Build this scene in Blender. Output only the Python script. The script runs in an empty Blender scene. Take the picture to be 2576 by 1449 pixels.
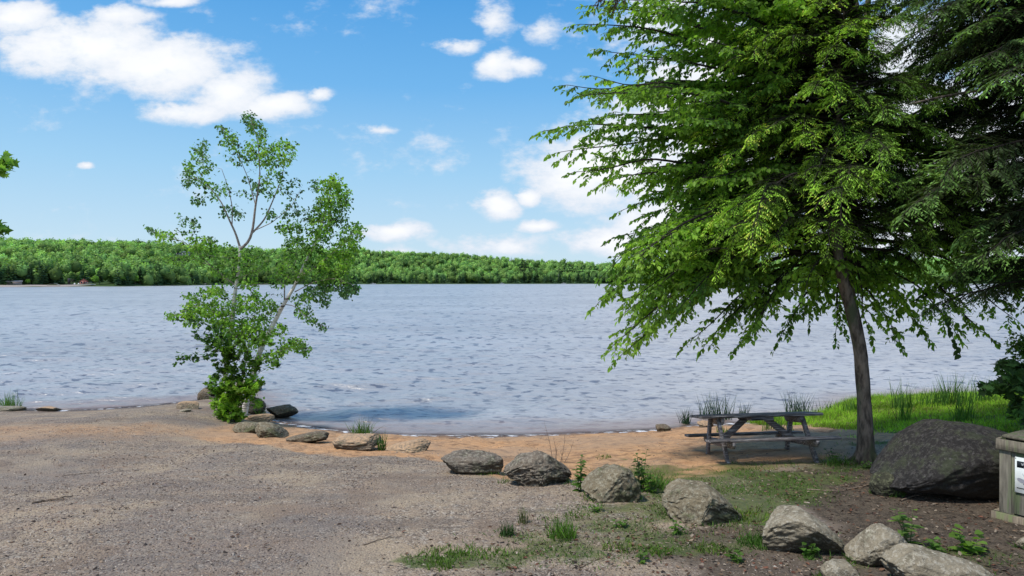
import bpy, math, random
import numpy as np
from mathutils import Vector, Matrix, Euler

rng = np.random.default_rng(7)
random.seed(7)
sc = bpy.context.scene
COL = sc.collection
PI = math.pi
F = 682.667          # focal length in pixels of a 1024 wide frame (24 mm on 36 mm)
K = 2.515625         # survey units per pixel
HZ = 281.5           # pixel row of the horizon
CZ = 3.3             # eye height above the lake

# ------------------------------------------------------------------ noise
def _h(ix, iy, iz, s):
    n = (ix * 374761393 + iy * 668265263 + iz * 2147483647 + s * 1274126177) & 0xFFFFFFFF
    n = ((n ^ (n >> 13)) * 1274126177) & 0xFFFFFFFF
    n = (n ^ (n >> 16)) & 0xFFFFFFFF
    return n / 4294967295.0
def vnoise(P, s=0):
    P = np.asarray(P, float)
    i = np.floor(P).astype(np.int64); f = P - i; f = f * f * (3 - 2 * f)
    r = 0
    for dx in (0, 1):
        wx = f[..., 0] if dx else 1 - f[..., 0]
        for dy in (0, 1):
            wy = f[..., 1] if dy else 1 - f[..., 1]
            for dz in (0, 1):
                wz = f[..., 2] if dz else 1 - f[..., 2]
                r = r + wx * wy * wz * _h(i[..., 0] + dx, i[..., 1] + dy, i[..., 2] + dz, s)
    return r * 2 - 1
def fbm(P, s=0, o=4, g=.5):
    P = np.asarray(P, float); r = 0; a = 1
    for k in range(o):
        r = r + a * vnoise(P * 2 ** k + 17.3 * k, s + k); a *= g
    return r
def n2(x, y, sc_, s=0, o=3):
    x = np.asarray(x, float); y = np.asarray(y, float)
    return fbm(np.stack([x * sc_, y * sc_, np.zeros_like(x * y) + .37], -1), s, o)
def sstep(a, b, x):
    t = np.clip((np.asarray(x, float) - a) / (b - a), 0, 1); return t * t * (3 - 2 * t)

# ------------------------------------------------------------------ survey helpers
def at(u, v, Y):
    return Vector(((u / K - 512) / F * Y, Y, CZ - (v / K - HZ) / F * Y))
SH = [(-900, 1036), (0, 1034), (130, 1036), (250, 1031), (380, 1022), (495, 1009), (560, 1002), (640, 1006), (667, 1032), (684, 1058),
      (745, 1074), (870, 1089), (1000, 1095), (1150, 1099), (1300, 1098), (1400, 1094), (1540, 1089), (1650, 1084), (1750, 1074),
      (1850, 1067), (1990, 1060), (2080, 1047), (2150, 1012), (2300, 1003), (2576, 998), (3400, 990)]
_sx, _sy = [], []
for u, v in SH:
    Y = CZ * F / (v / K - HZ); _sx.append((u / K - 512) / F * Y); _sy.append(Y)
for i in range(1, len(_sx)):
    if _sx[i] <= _sx[i - 1]: _sx[i] = _sx[i - 1] + .12
_sx = np.array(_sx); _sy = np.array(_sy)
def shore(x): return np.interp(x, _sx, _sy)
FT = np.array([-3, -.75, -.57, -.49, -.42, -.2, .1, .75, 3]); FD = np.array([400, 415, 470, 545, 680, 850, 960, 990, 1000])
def farD(t): return np.interp(t, FT, FD)
def hillH(t):
    return np.interp(t, [-3, -.75, -.6, -.4, -.2, -.1, 0, .1, .2, .4, .75, 3], [32, 33, 35, 38, 41, 38, 30, 24, 24, 28, 34, 34])
def line(pts, x):
    xs, ys = [], []
    for u, v in pts:
        p = ground(u, v); xs.append(p.x); ys.append(p.y)
    return np.interp(x, xs, ys)
def near_h(x, y):
    d = shore(x) - y
    h = np.where(d > 0, 1.4 * (1 - np.exp(-np.maximum(d, 0) / (7 + 5 * sstep(-4, -7, x)))), np.maximum(.16 * d, -2.2))
    h = h + .06 * sstep(6.2, 8.2, x) * sstep(0, 1.6, d)
    return h
def hh(x, y, detail=True):
    x = np.asarray(x, float); y = np.asarray(y, float)
    h = near_h(x, y)
    t = x / np.maximum(y, 1)
    D = farD(t)
    land = hillH(t) * sstep(0, 330, y - D - 12) + .9 * sstep(-6, 6, y - D) + 1.1 * sstep(4, 26, y - D)
    land = land + 2.5 * n2(x, y, .01, 5) * sstep(40, 140, y - D)
    far = np.where(y > D - 40, -2.2 + (2.2) * sstep(-40, 0, y - D) + land, -2.2)
    h = np.where(y > 200, far, h)
    if detail:
        w = sstep(-1, .4, shore(x) - y) * (y < 60)
        h = h + w * (.025 * n2(x, y, .8, 1, 3) + .006 * n2(x, y, 7, 2, 2))
        s = sandmask(x, y)
        h = h + w * s * (.022 * n2(x, y * 1.5, 3.6, 3, 3) - .03 * sstep(.15, .6, n2(x, y, 2.6, 6, 2)))
    return h
def ground(u, v, z0=0.0):
    t = (u / K - 512) / F; s = (v / K - HZ) / F
    lo, hi = 2.0, 60.0
    for _ in range(50):
        m = (lo + hi) / 2
        if CZ - s * m > float(near_h(t * m, m)): lo = m
        else: hi = m
    return Vector((t * lo, lo, CZ - s * lo))
def gz(x, y): return float(hh(np.array([x]), np.array([y]))[0])
def drop(x, y): return Vector((x, y, gz(x, y)))
_SB = [(-400, 1108), (0, 1118), (300, 1108), (480, 1100), (560, 1112), (700, 1130), (760, 1142), (1000, 1150), (1110, 1172), (1260, 1195), (1450, 1215),
       (1640, 1222), (1760, 1205), (1900, 1180), (2050, 1165), (2200, 1125), (2300, 1100), (2600, 1090)]
_sbx, _sby = [], []
for u, v in _SB:
    p = ground(u, v); _sbx.append(p.x); _sby.append(p.y)
_LB = [(-400, 1074), (0, 1067), (300, 1067), (480, 1064), (560, 1080), (640, 1104)]
_lbx = [ground(*p).x for p in _LB]; _lby = [ground(*p).y for p in _LB]
def sandmask(x, y):
    b = np.interp(x, _sbx, _sby)
    n = .35 * n2(x, y, 1.1, 11, 3)
    m = sstep(-.25, .35, y - b + n)
    left = sstep(-5.6, -6.4, x)             # on the left the sand is a fainter band
    up = np.interp(x, _lbx, _lby)
    band = sstep(-.9, .9, y - b + n * 1.3) * (1 - sstep(-.5, .5, y - up + n * .9)) * .52
    return m * (1 - left) + band * left
def ell(x, y, cx, cy, rx, ry):
    return sstep(1.15, .6, np.hypot((x - cx) / rx, (y - cy) / ry))
def soilmask(x, y):
    n = .5 * n2(x, y, .9, 21, 3)
    a = sstep(2.6, 3.6, x + n + (y - 7.3) * .15) * sstep(9.6, 8.6, y + n * .8)
    b = .6 * ell(x + n, y + n, 2.2, 5.6, 1.6, 1.1)
    return np.clip(a + b, 0, 1) * (1 - sandmask(x, y))
def greenmask(x, y):
    n = n2(x, y, 1.6, 31, 3)
    g = np.zeros_like(np.asarray(x, float) + y)
    for (u, v, rx, ry, w) in [(1900, 1180, 1.7, .55, .9), (1780, 1200, 1.1, .4, .7), (2050, 1175, 1.2, .5, .9), (1640, 1260, .5, .7, .9), (1740, 1200, .8, .5, .7),
                              (1880, 1290, .5, .6, .8), (1480, 1300, .9, .45, .75), (1400, 1340, .35, .25, .6), (1160, 1392, .45, .17, .9), (1600, 1345, .6, .3, .45),
                              (1790, 1370, .4, .25, .5), (1250, 1350, .5, .3, .3), (2300, 1120, 1.2, .7, .9), (1580, 1150, .15, .1, .7), (1800, 1240, .9, .5, .5), (1640, 1400, .9, .3, .25),
                              (1700, 1180, 1.3, .5, .85), (1820, 1230, 1.4, .95, 1.), (1960, 1210, 1.2, .5, .9), (1330, 1400, 1.0, .2, .4), (1600, 1300, 1.2, .5, .75), (1530, 1270, .7, .3, .6), (1690, 1360, 1.0, .35, .65), (1500, 1370, .8, .25, .6), (1930, 1330, .8, .5, .6), (2350, 1420, 1.2, .4, .45), (1560, 1330, 1.3, .5, .5), (1900, 1240, .9, .6, .6), (1450, 1385, 1.2, .3, .45), (2480, 1400, .5, .5, .5), (2110, 1160, .7, .5, .6), (2330, 1360, .3, .3, .4), (1850, 1090, .3, .2, .5), (1955, 1075, .8, .3, .6)]:
        p = ground(u, v); g = np.maximum(g, w * ell(x + .25 * n, y + .25 * n, p.x, p.y, rx, ry))
    return np.clip(g * (.75 + .5 * n), 0, 1)
def lawnmask(x, y):
    n = .75 * n2(x, y, 1.4, 41, 4)
    d = shore(x) - y
    return sstep(6.0, 6.9, x + n - .25 * (12.5 - y)) * sstep(-.45, .1, d) * sstep(10.3, 11.1, y + n)

# ------------------------------------------------------------------ mesh builder
class MB:
    def __init__(s): s.V = []; s.L = []; s.S = []; s.C = []; s.n = 0
    def add(s, V, Fc, C=(1, 1, 1)):
        V = np.asarray(V, float).reshape(-1, 3); Fc = np.asarray(Fc)
        s.V.append(V); s.L.append((Fc + s.n).ravel()); s.S.append(np.full(len(Fc), Fc.shape[1]))
        s.C.append(np.broadcast_to(np.asarray(C, float), (len(V), 3))); s.n += len(V)
    def inst(s, T, Fc, O, X, Y, Z, C):
        O = np.asarray(O, float); N = len(O); k = len(T)
        if N == 0: return
        V = O[:, None] + T[None, :, 0:1] * X[:, None] + T[None, :, 1:2] * Y[:, None] + T[None, :, 2:3] * Z[:, None]
        Fa = (Fc[None] + (np.arange(N) * k)[:, None, None]).reshape(-1, Fc.shape[1])
        s.add(V.reshape(-1, 3), Fa, np.repeat(np.broadcast_to(C, (N, 3)), k, 0))
    def tube(s, pts, rad, n=6, C=(1, 1, 1), wob=0, cap=True):
        P = np.array([tuple(p) for p in pts], float); m = len(P)
        rad = np.broadcast_to(np.asarray(rad, float), (m,))
        T = np.gradient(P, axis=0); T /= np.linalg.norm(T, axis=1)[:, None] + 1e-9
        ref = np.array([0, 0, 1.]) if abs(T[0, 2]) < .8 else np.array([1., 0, 0])
        A = np.cross(T, ref); A /= np.linalg.norm(A, axis=1)[:, None] + 1e-9; B = np.cross(T, A)
        th = np.arange(n) * 2 * PI / n
        R = rad[:, None] * np.ones(n)
        if wob: R = R * (1 + wob * vnoise(np.stack([np.cos(th)[None] * 1.5 + P[:, 2:3] * 0, np.sin(th)[None] * 1.5 + 0 * P[:, 2:3], np.repeat(P[:, 2:3] * 3, n, 1)], -1), 5))
        V = P[:, None] + R[..., None] * (np.cos(th)[None, :, None] * A[:, None] + np.sin(th)[None, :, None] * B[:, None])
        i = np.arange(m - 1)[:, None] * n; j = np.arange(n)[None]; j2 = (j + 1) % n
        Fa = np.stack([i + j, i + j2, i + n + j2, i + n + j], -1).reshape(-1, 4)
        s.add(V.reshape(-1, 3), Fa, C)
        if cap:
            c = s.n; s.add([P[-1] + T[-1] * rad[-1] * .4], np.zeros((0, 3), int), C)
            b = c - n; s.L.append(np.array([[b + q, b + (q + 1) % n, c] for q in range(n)]).ravel()); s.S.append(np.full(n, 3))
    def box(s, lo, hi, M=None, C=(1, 1, 1), bev=0.0):
        lo = np.array(lo, float); hi = np.array(hi, float)
        if bev:
            pts = []; c = (lo + hi) / 2; h = (hi - lo) / 2
            bev = min(bev, h.min() * .45)
            import itertools
            idx = {}
            V = []
            for sx, sy, sz in itertools.product((-1, 1), repeat=3):
                for ax in range(3):
                    p = h.copy() - bev; p[ax] = h[ax]
                    idx[(sx, sy, sz, ax)] = len(V); V.append(c + np.array([sx, sy, sz]) * p)
            Q, T3 = [], []
            for ax in range(3):
                a, b = [q for q in range(3) if q != ax]
                for sg in (-1, 1):
                    r = []
                    for (p, q) in ((-1, -1), (1, -1), (1, 1), (-1, 1)):
                        k = [0, 0, 0]; k[ax] = sg; k[a] = p; k[b] = q; r.append(idx[(*k, ax)])
                    Q.append(r)
            for ax in range(3):   # edges along ax
                a, b = [q for q in range(3) if q != ax]
                for p in (-1, 1):
                    for q in (-1, 1):
                        k0 = [0, 0, 0]; k0[ax] = -1; k0[a] = p; k0[b] = q; k1 = list(k0); k1[ax] = 1
                        Q.append([idx[(*k0, a)], idx[(*k1, a)], idx[(*k1, b)], idx[(*k0, b)]])
            for sx, sy, sz in itertools.product((-1, 1), repeat=3):
                T3.append([idx[(sx, sy, sz, 0)], idx[(sx, sy, sz, 1)], idx[(sx, sy, sz, 2)]])
            V = np.array(V)
            if M is not None: V = np.array([tuple(M @ Vector(p)) for p in V])
            n0 = s.n; s.add(V, np.array(Q), C); s.L.append((np.array(T3) + n0).ravel()); s.S.append(np.full(8, 3)); return
        V = np.array([[x, y, z] for x in (lo[0], hi[0]) for y in (lo[1], hi[1]) for z in (lo[2], hi[2])])
        if M is not None: V = np.array([tuple(M @ Vector(p)) for p in V])
        s.add(V, np.array([[0, 1, 3, 2], [4, 6, 7, 5], [0, 4, 5, 1], [2, 3, 7, 6], [0, 2, 6, 4], [1, 5, 7, 3]]), C)
    def build(s, name, mat, parent=None, smooth=False, org=None, fixn=False):
        me = bpy.data.meshes.new(name)
        V = np.concatenate(s.V)
        if org is not None: V = V - np.array(tuple(org))
        L = np.concatenate(s.L).astype(np.int32); S = np.concatenate(s.S).astype(np.int32)
        me.vertices.add(len(V)); me.vertices.foreach_set('co', V.astype(np.float32).ravel())
        me.loops.add(len(L)); me.loops.foreach_set('vertex_index', L)
        me.polygons.add(len(S)); me.polygons.foreach_set('loop_start', np.concatenate([[0], np.cumsum(S)[:-1]]).astype(np.int32))
        me.polygons.foreach_set('loop_total', S)
        a = me.attributes.new('Col', 'FLOAT_COLOR', 'POINT')
        C = np.concatenate(s.C); a.data.foreach_set('color', np.concatenate([C, np.ones((len(C), 1))], 1).astype(np.float32).ravel())
        me.update(calc_edges=True); me.validate()
        if fixn:
            import bmesh
            bm = bmesh.new(); bm.from_mesh(me); bmesh.ops.recalc_face_normals(bm, faces=bm.faces); bm.to_mesh(me); bm.free()
        if smooth: me.polygons.foreach_set('use_smooth', np.ones(len(me.polygons), bool))
        me.materials.append(mat)
        o = bpy.data.objects.new(name, me); COL.objects.link(o)
        if parent is not None: o.parent = parent
        elif org is not None: o.location = org
        return o
def tag(o, label=None, cat=None, group=None, kind=None):
    if label: o['label'] = label
    if cat: o['category'] = cat
    if group: o['group'] = group
    if kind: o['kind'] = kind
    return o
def thing(name, loc, label, cat, group=None, rot=None):
    o = bpy.data.objects.new(name, None); COL.objects.link(o); o.location = loc; o.empty_display_size = .2
    if rot is not None: o.rotation_euler = rot
    return tag(o, label, cat, group)
def copy_tree(o, parent=None):
    c = o.copy(); COL.objects.link(c); c.parent = parent
    for ch in list(o.children): copy_tree(ch, c)
    return c
def unit(A): return A / (np.linalg.norm(A, axis=-1, keepdims=True) + 1e-9)

LEAF = np.array([[0, 0, 0], [.33, .27, .07], [.7, .17, .03], [1, 0, -.08], [.7, -.17, .03], [.33, -.27, .07]]); LEAFF = np.array([[0, 3, 2, 1], [0, 5, 4, 3]])
BLEAF = np.array([[0, 0, 0], [.2, .36, .08], [.6, .3, .05], [1, 0, -.06], [.6, -.3, .05], [.2, -.36, .08]])
_m = [(-.05, 0), (.0, .3), (.18, .28), (.12, .62), (.38, .42), (.55, .6), (.6, .25), (1.05, 0)]
MAPLE = np.array([[.3, 0, .06]] + [[x, y, -.05 * abs(y)] for x, y in _m] + [[x, -y, -.05 * abs(y)] for x, y in _m[-2:0:-1]])
MAPLEF = np.array([[0, i, i + 1 if i + 1 < len(MAPLE) else 1] for i in range(1, len(MAPLE))])
KITE = np.array([[0, 0, 0], [.45, .5, 0], [1, 0, -.1], [.45, -.5, 0]]); KITEF = np.array([[0, 1, 2, 3]])
BLADE = np.array([[0, -.5, 0], [0, .5, 0], [.5, .4, .06], [.5, -.4, .06], [1, 0, .3]]); BLADEF = np.array([[0, 1, 2, 3], [3, 2, 4, 4]])

def leaves(mb, O, D, size, cols, T=LEAF, Fc=LEAFF, up=(0, 0, 1), roll=.6, wid=1.0):
    O = np.asarray(O); N = len(O)
    if N == 0: return
    D = unit(np.asarray(D)); U = np.asarray(up) + roll * rng.normal(size=(N, 3))
    Y = unit(np.cross(U, D)); Z = np.cross(D, Y); s = np.broadcast_to(size, (N,))[:, None]
    mb.inst(T, Fc, O, D * s, Y * s * wid, Z * s, cols)

# ------------------------------------------------------------------ materials
def newmat(name):
    m = bpy.data.materials.new(name); m.use_nodes = True; nt = m.node_tree; nt.nodes.clear()
    return m, nt
class N:
    def __init__(s, nt): s.nt = nt
    def __call__(s, typ, ins=None, **kw):
        n = s.nt.nodes.new(typ)
        for k, v in kw.items(): setattr(n, k, v)
        for k, v in (ins or {}).items():
            if isinstance(v, bpy.types.NodeSocket): s.nt.links.new(v, n.inputs[k])
            elif v is not None: n.inputs[k].default_value = v
        return n
    def link(s, a, b): s.nt.links.new(a, b)
    def math(s, op, a, b=None, c=None, clamp=False):
        n = s.nt.nodes.new('ShaderNodeMath'); n.operation = op; n.use_clamp = clamp
        for i, v in enumerate((a, b, c)):
            if v is None: continue
            if isinstance(v, bpy.types.NodeSocket): s.nt.links.new(v, n.inputs[i])
            else: n.inputs[i].default_value = v
        return n.outputs[0]
    def mix(s, f, a, b, typ='MIX'):
        n = s.nt.nodes.new('ShaderNodeMix'); n.data_type = 'RGBA'; n.blend_type = typ
        for i, v in ((0, f), (6, a), (7, b)):
            if isinstance(v, bpy.types.NodeSocket): s.nt.links.new(v, n.inputs[i])
            else: n.inputs[i].default_value = (*v, 1) if isinstance(v, tuple) and len(v) == 3 else v
        return n.outputs[2]
    def sm(s, x, a, b, lo=0., hi=1.):
        n = s.nt.nodes.new('ShaderNodeMapRange'); n.interpolation_type = 'SMOOTHSTEP'
        s.nt.links.new(x, n.inputs[0])
        for i, v in ((1, a), (2, b), (3, lo), (4, hi)): n.inputs[i].default_value = v
        return n.outputs[0]
    def noise(s, vec, scale, detail=4, rough=.55, dist=0):
        n = s('ShaderNodeTexNoise', {'Scale': scale, 'Detail': detail, 'Roughness': rough, 'Distortion': dist})
        if vec is not None: s.link(vec, n.inputs['Vector'])
        return n
def foliage_mat(name, trans=.4, rough=.5, spec=.25, tint=(1.25, 1.3, .6)):
    m, nt = newmat(name); n = N(nt)
    a = n('ShaderNodeAttribute', attribute_name='Col')
    p = n('ShaderNodeBsdfPrincipled', {'Base Color': a.outputs['Color'], 'Roughness': rough, 'Specular IOR Level': spec})
    tc = n.mix(1.0, a.outputs['Color'], (*tint, 1), 'MULTIPLY')
    t = n('ShaderNodeBsdfTranslucent', {'Color': tc})
    mx = n('ShaderNodeMixShader', {0: trans, 1: p.outputs[0], 2: t.outputs[0]})
    n('ShaderNodeOutputMaterial', {0: mx.outputs[0]}); return m
M_leaf = foliage_mat('leaf', .52)
M_needle = foliage_mat('needle', .3, .6, .15)
M_far = foliage_mat('far_foliage', .3, .8, .05)
M_grass = foliage_mat('grass', .35, .6, .15)
M_dead = foliage_mat('dead_leaf', .1, .7, .2, (1, 1, 1))

def solid_mat(name, c1, c2, scale=20, rough=.75, bump=.3, stretch=(1, 1, 1), spec=.3, c3=None, s3=3, attr=False, bdist=.01, coord='Object'):
    m, nt = newmat(name); n = N(nt)
    tc = n('ShaderNodeTexCoord'); mp = n('ShaderNodeMapping', {'Vector': tc.outputs[coord], 'Scale': stretch})
    no = n.noise(mp.outputs[0], scale, 6, .65)
    col = n.mix(n.sm(no.outputs[0], .35, .65), c1, c2)
    if c3 is not None:
        no3 = n.noise(mp.outputs[0], s3, 5, .6)
        col = n.mix(n.sm(no3.outputs[0], .5, .62), col, c3)
    if attr: col = n.mix(1.0, col, n('ShaderNodeAttribute', attribute_name='Col').outputs['Color'], 'MULTIPLY')
    b = n('ShaderNodeBump', {'Strength': bump, 'Distance': bdist, 'Height': no.outputs[0]})
    p = n('ShaderNodeBsdfPrincipled', {'Base Color': col, 'Roughness': rough, 'Specular IOR Level': spec, 'Normal': b.outputs[0]})
    n('ShaderNodeOutputMaterial', {0: p.outputs[0]}); return m
M_bark = solid_mat('bark', (.06, .047, .036), (.23, .18, .14), 15, .9, 1.0, (1, 1, .3), c3=(.09, .10, .055), s3=3.5, bdist=.04)
M_darkbark = solid_mat('dark_bark', (.02, .017, .013), (.05, .04, .032), 14, .9, .5, (1, 1, .3))
M_twig = solid_mat('twig', (.13, .09, .06), (.30, .23, .17), 30, .9, .5)
M_birch = solid_mat('birch_bark', (.85, .80, .74), (.66, .60, .54), 5, .7, .3, (1, 1, 5), c3=(.10, .08, .07), s3=2.6)
M_wood = solid_mat('weathered_wood', (.085, .068, .068), (.24, .21, .20), 8, .85, .8, (1, 14, 14), c3=(.48, .44, .42), s3=3.5, bdist=.006)
M_bin = solid_mat('bin_board', (.11, .10, .082), (.21, .19, .155), 5, .85, .5, (9, 9, .7), c3=(.12, .15, .08), s3=1.2, attr=True, bdist=.005)
M_beige = solid_mat('plain_paint', (.9, .9, .9), (1, 1, 1), 10, .6, .1, attr=True)
M_metal = solid_mat('bolt_steel', (.2, .2, .2), (.35, .33, .32), 40, .45, .2)

# ------------------------------------------------------------------ world: Nishita sky with procedural clouds
SUN = Vector((-.46, -.22, .86)).normalized()
w = bpy.data.worlds.new('World'); sc.world = w; w.use_nodes = True; nt = w.node_tree; nt.nodes.clear(); n = N(nt)
sky = n('ShaderNodeTexSky', sky_type='NISHITA', sun_disc=False, sun_elevation=math.asin(SUN.z), sun_rotation=math.atan2(SUN.x, SUN.y) % (2 * PI), altitude=200, air_density=1.0, dust_density=.8, ozone_density=1.5)
tc = n('ShaderNodeTexCoord'); sep = n('ShaderNodeSeparateXYZ', {0: tc.outputs['Generated']})
X, Y_, Z_ = sep.outputs
ya = n.math('MAXIMUM', n.math('ABSOLUTE', Y_), .12)
T = n.math('DIVIDE', X, ya); S_ = n.math('DIVIDE', Z_, ya)
cv = n('ShaderNodeCombineXYZ', {0: T, 1: n.math('MULTIPLY', S_, 1.7), 2: n.math('SIGN', Y_)})
nw = n.noise(cv.outputs[0], 5.0, 6, .62); nf = n.noise(cv.outputs[0], 15.0, 6, .62)
wrp = n.math('MULTIPLY', n.math('SUBTRACT', nw.outputs[0], .5), .10)
T2 = n.math('ADD', T, wrp); S2 = n.math('SUBTRACT', S_, n.math('MULTIPLY', wrp, .5))
CL = [(225, 120, 260, 84, 1), (410, 165, 230, 95, 1), (40, 45, 120, 55, 1), (300, 40, 120, 35, .75), (420, 5, 100, 20, .8), (560, 225, 150, 80, 1), (455, 275, 150, 42, 1), (700, 262, 115, 44, .95),
      (800, 238, 42, 28, .85), (1240, 158, 85, 42, .95), (1150, 110, 85, 28, .8), (1310, 165, 60, 26, .8), (1235, 45, 60, 90, .6), (1375, 75, 55, 45, .5), (960, 325, 45, 16, .55), (205, 410, 26, 12, .8),
      (990, 578, 105, 30, .95), (1250, 515, 64, 42, 1.05), (1335, 500, 40, 25, .9), (1540, 440, 230, 115, .95), (1235, 612, 150, 34, .92), (1350, 568, 70, 18, .9), (1520, 610, 140, 40, .9), (1400, 315, 110, 22, .45),
      (1850, 300, 420, 380, .9), (2350, 380, 420, 420, .9), (1750, 560, 260, 90, .9), (1060, 640, 300, 14, .3), (1640, 320, 200, 50, .6), (-500, 200, 260, 90, .9)]
den = None
for (u, v, a, b, g) in CL:
    t0 = (u / K - 512) / F; s0 = (HZ - v / K) / F; ra = a / K / F; rb = b / K / F
    dx = n.math('MULTIPLY', n.math('SUBTRACT', T2, t0), 1 / ra); dy = n.math('MULTIPLY', n.math('SUBTRACT', S2, s0), 1 / rb)
    q = n.math('SQRT', n.math('ADD', n.math('MULTIPLY', dx, dx), n.math('MULTIPLY', dy, dy)))
    e = n.math('MULTIPLY', n.math('SUBTRACT', 1.30, n.math('POWER', q, 1.3)), g)
    den = e if den is None else n.math('MAXIMUM', den, e)
den = n.math('MAXIMUM', den, -.5)
back = n.math('MULTIPLY', n.math('LESS_THAN', Y_, 0), n.math('MULTIPLY', n.math('SUBTRACT', nw.outputs[0], .42), 4))
den = n.math('MAXIMUM', n.math('MULTIPLY', den, n.math('GREATER_THAN', Y_, 0)), back)
fld = n.math('ADD', den, n.math('ADD', n.math('MULTIPLY', n.math('SUBTRACT', nf.outputs[0], .5), 1.7), n.math('MULTIPLY', n.math('SUBTRACT', nw.outputs[0], .5), 1.7)))
cf = n.sm(fld, .12, .80); cf = n.math('MULTIPLY', cf, .97)
# the blue of the air, paler towards the horizon
el = n.math('DIVIDE', Z_, n.math('SQRT', n.math('ADD', n.math('MULTIPLY', X, X), n.math('MULTIPLY', Y_, Y_))))
rp = n('ShaderNodeValToRGB', {0: n.math('MULTIPLY', el, 1.6)})
st = [(0, (.60, .76, .86)), (.10, (.50, .71, .88)), (.25, (.34, .62, .88)), (.45, (.16, .46, .84)), (.68, (.075, .345, .76)), (1, (.05, .24, .62))]
cr = rp.color_ramp
while len(cr.elements) < len(st): cr.elements.new(.5)
for e_, (p_, c_) in zip(cr.elements, st): e_.position = p_; e_.color = (*c_, 1)
skb = n.mix(.88, n('ShaderNodeVectorMath', {0: sky.outputs[0], 1: (.1, .1, .1)}, operation='MULTIPLY').outputs[0], rp.outputs[0])
cc = n.mix(n.sm(fld, .5, 1.3), (.70, .77, .87), (1.0, 1.0, 1.0))
cc = n.mix(n.sm(nf.outputs[0], .35, .6, 0, .35), cc, (.80, .82, .88))
fin = n.mix(cf, skb, cc)
bg1 = n('ShaderNodeBackground', {0: fin, 1: 1.08})
n('ShaderNodeOutputWorld', {0: bg1.outputs[0]})
w.cycles.sampling_method = 'MANUAL'; w.cycles.sample_map_resolution = 512
ld = bpy.data.lights.new('sun', 'SUN'); ld.energy = 3.4; ld.angle = math.radians(7); ld.color = (1, .95, .87)
lo = bpy.data.objects.new('sun', ld); COL.objects.link(lo); lo.rotation_euler = SUN.to_track_quat('Z', 'Y').to_euler(); lo.location = (0, 0, 30)

# ------------------------------------------------------------------ terrain
def axis(lo, hi, a, b, step, grow, mx):
    m = list(np.arange(a, b + 1e-6, step)); s = step; x = m[-1]
    while x < hi: s = min(s * grow, mx(x) if callable(mx) else mx); x += s; m.append(x)
    s = step; x = m[0]; pre = []
    while x > lo: s = min(s * grow, mx(x) if callable(mx) else mx); x -= s; pre.append(x)
    return np.array(pre[::-1] + m)
gx = axis(-3500, 3500, -12, 12, .06, 1.06, lambda x: 14 if abs(x) < 1300 else 200)
gy = axis(-200, 4000, 3.5, 18, .06, 1.06, lambda y: 6 if y < 1050 else (12 if y < 1400 else 200))
GX, GY = np.meshgrid(gx, gy)
GZ = hh(GX, GY)
mb = MB(); nx, ny = len(gx), len(gy)
idx = np.arange(nx * ny).reshape(ny, nx)
FQ = np.stack([idx[:-1, :-1], idx[:-1, 1:], idx[1:, 1:], idx[1:, :-1]], -1).reshape(-1, 4)
nearm = (GY < 60)
MR = np.where(nearm, sandmask(GX, GY), 0); MG = np.where(nearm, np.maximum(greenmask(GX, GY), lawnmask(GX, GY)), 1); MBl = np.where(nearm, soilmask(GX, GY), 0)
tt = GX / np.maximum(GY, 1); fd = GY - farD(tt)
farsand = np.where(~nearm, sstep(-8, -2, fd) * sstep(13, 9, fd) * sstep(-.60, -.63, tt), 0)
MR = np.maximum(MR, farsand); MG = np.where(~nearm, MG * (1 - farsand), MG)
mb.add(np.stack([GX, GY, GZ], -1).reshape(-1, 3), FQ, np.stack([MR, MG, MBl], -1).reshape(-1, 3))
m, nt = newmat('ground'); n = N(nt)
geo = n('ShaderNodeNewGeometry'); pos = geo.outputs['Position']
at_ = n('ShaderNodeAttribute', attribute_name='Col'); sp = n('ShaderNodeSeparateXYZ', {0: at_.outputs['Vector']})
spz = n('ShaderNodeSeparateXYZ', {0: pos})
mpg = n('ShaderNodeMapping', {'Vector': pos, 'Scale': (1, 1.0, 1)})
vor = n('ShaderNodeTexVoronoi', {'Vector': mpg.outputs[0], 'Scale': 50.0, 'Randomness': 1.0})
vor2 = n('ShaderNodeTexVoronoi', {'Vector': mpg.outputs[0], 'Scale': 95.0})
no1 = n.noise(pos, 1.1, 5, .6); no2 = n.noise(pos, 9, 6, .65); no3 = n.noise(pos, 60, 4, .6); no4 = n.noise(pos, .45, 3, .5)
rpg = n('ShaderNodeValToRGB', {0: n('ShaderNodeSeparateColor', {0: vor.outputs['Color']}).outputs[0]})
cr = rpg.color_ramp; cs = [(0, (.06, .047, .036)), (.35, (.21, .168, .125)), (.7, (.36, .295, .225)), (1, (.54, .465, .38))]
while len(cr.elements) < 4: cr.elements.new(.5)
for e_, (p_, c_) in zip(cr.elements, cs): e_.position = p_; e_.color = (*c_, 1)
grav = n.mix(n.sm(no2.outputs[0], .35, .7), rpg.outputs[0], (.39, .29, .20))
rut = n.noise(n('ShaderNodeMapping', {'Vector': pos, 'Rotation': (0, 0, .5), 'Scale': (.22, 1.5, 1)}).outputs[0], 1.3, 4, .6)
grav = n.mix(n.sm(rut.outputs[0], .52, .62, 0, .6), grav, (.36, .25, .165))
grav = n.mix(n.sm(rut.outputs[0], .46, .38, 0, .45), grav, (.15, .115, .09))
grav = n.mix(n.sm(no1.outputs[0], .46, .66, 0, .7), grav, (.48, .365, .24))
grav = n.mix(n.sm(no4.outputs[0], .48, .62, 0, .5), grav, (.21, .18, .16))
noL = n.noise(pos, .8, 4, .6, .5); grav = n.mix(n.sm(noL.outputs[0], .54, .66, 0, .55), grav, (.25, .175, .12))
grav = n.mix(n.sm(no3.outputs[0], .5, .62, 0, .55), grav, (.11, .085, .08))
sand = n.mix(n.sm(no2.outputs[0], .3, .7), (.66, .38, .19), (.50, .27, .13))
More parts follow.
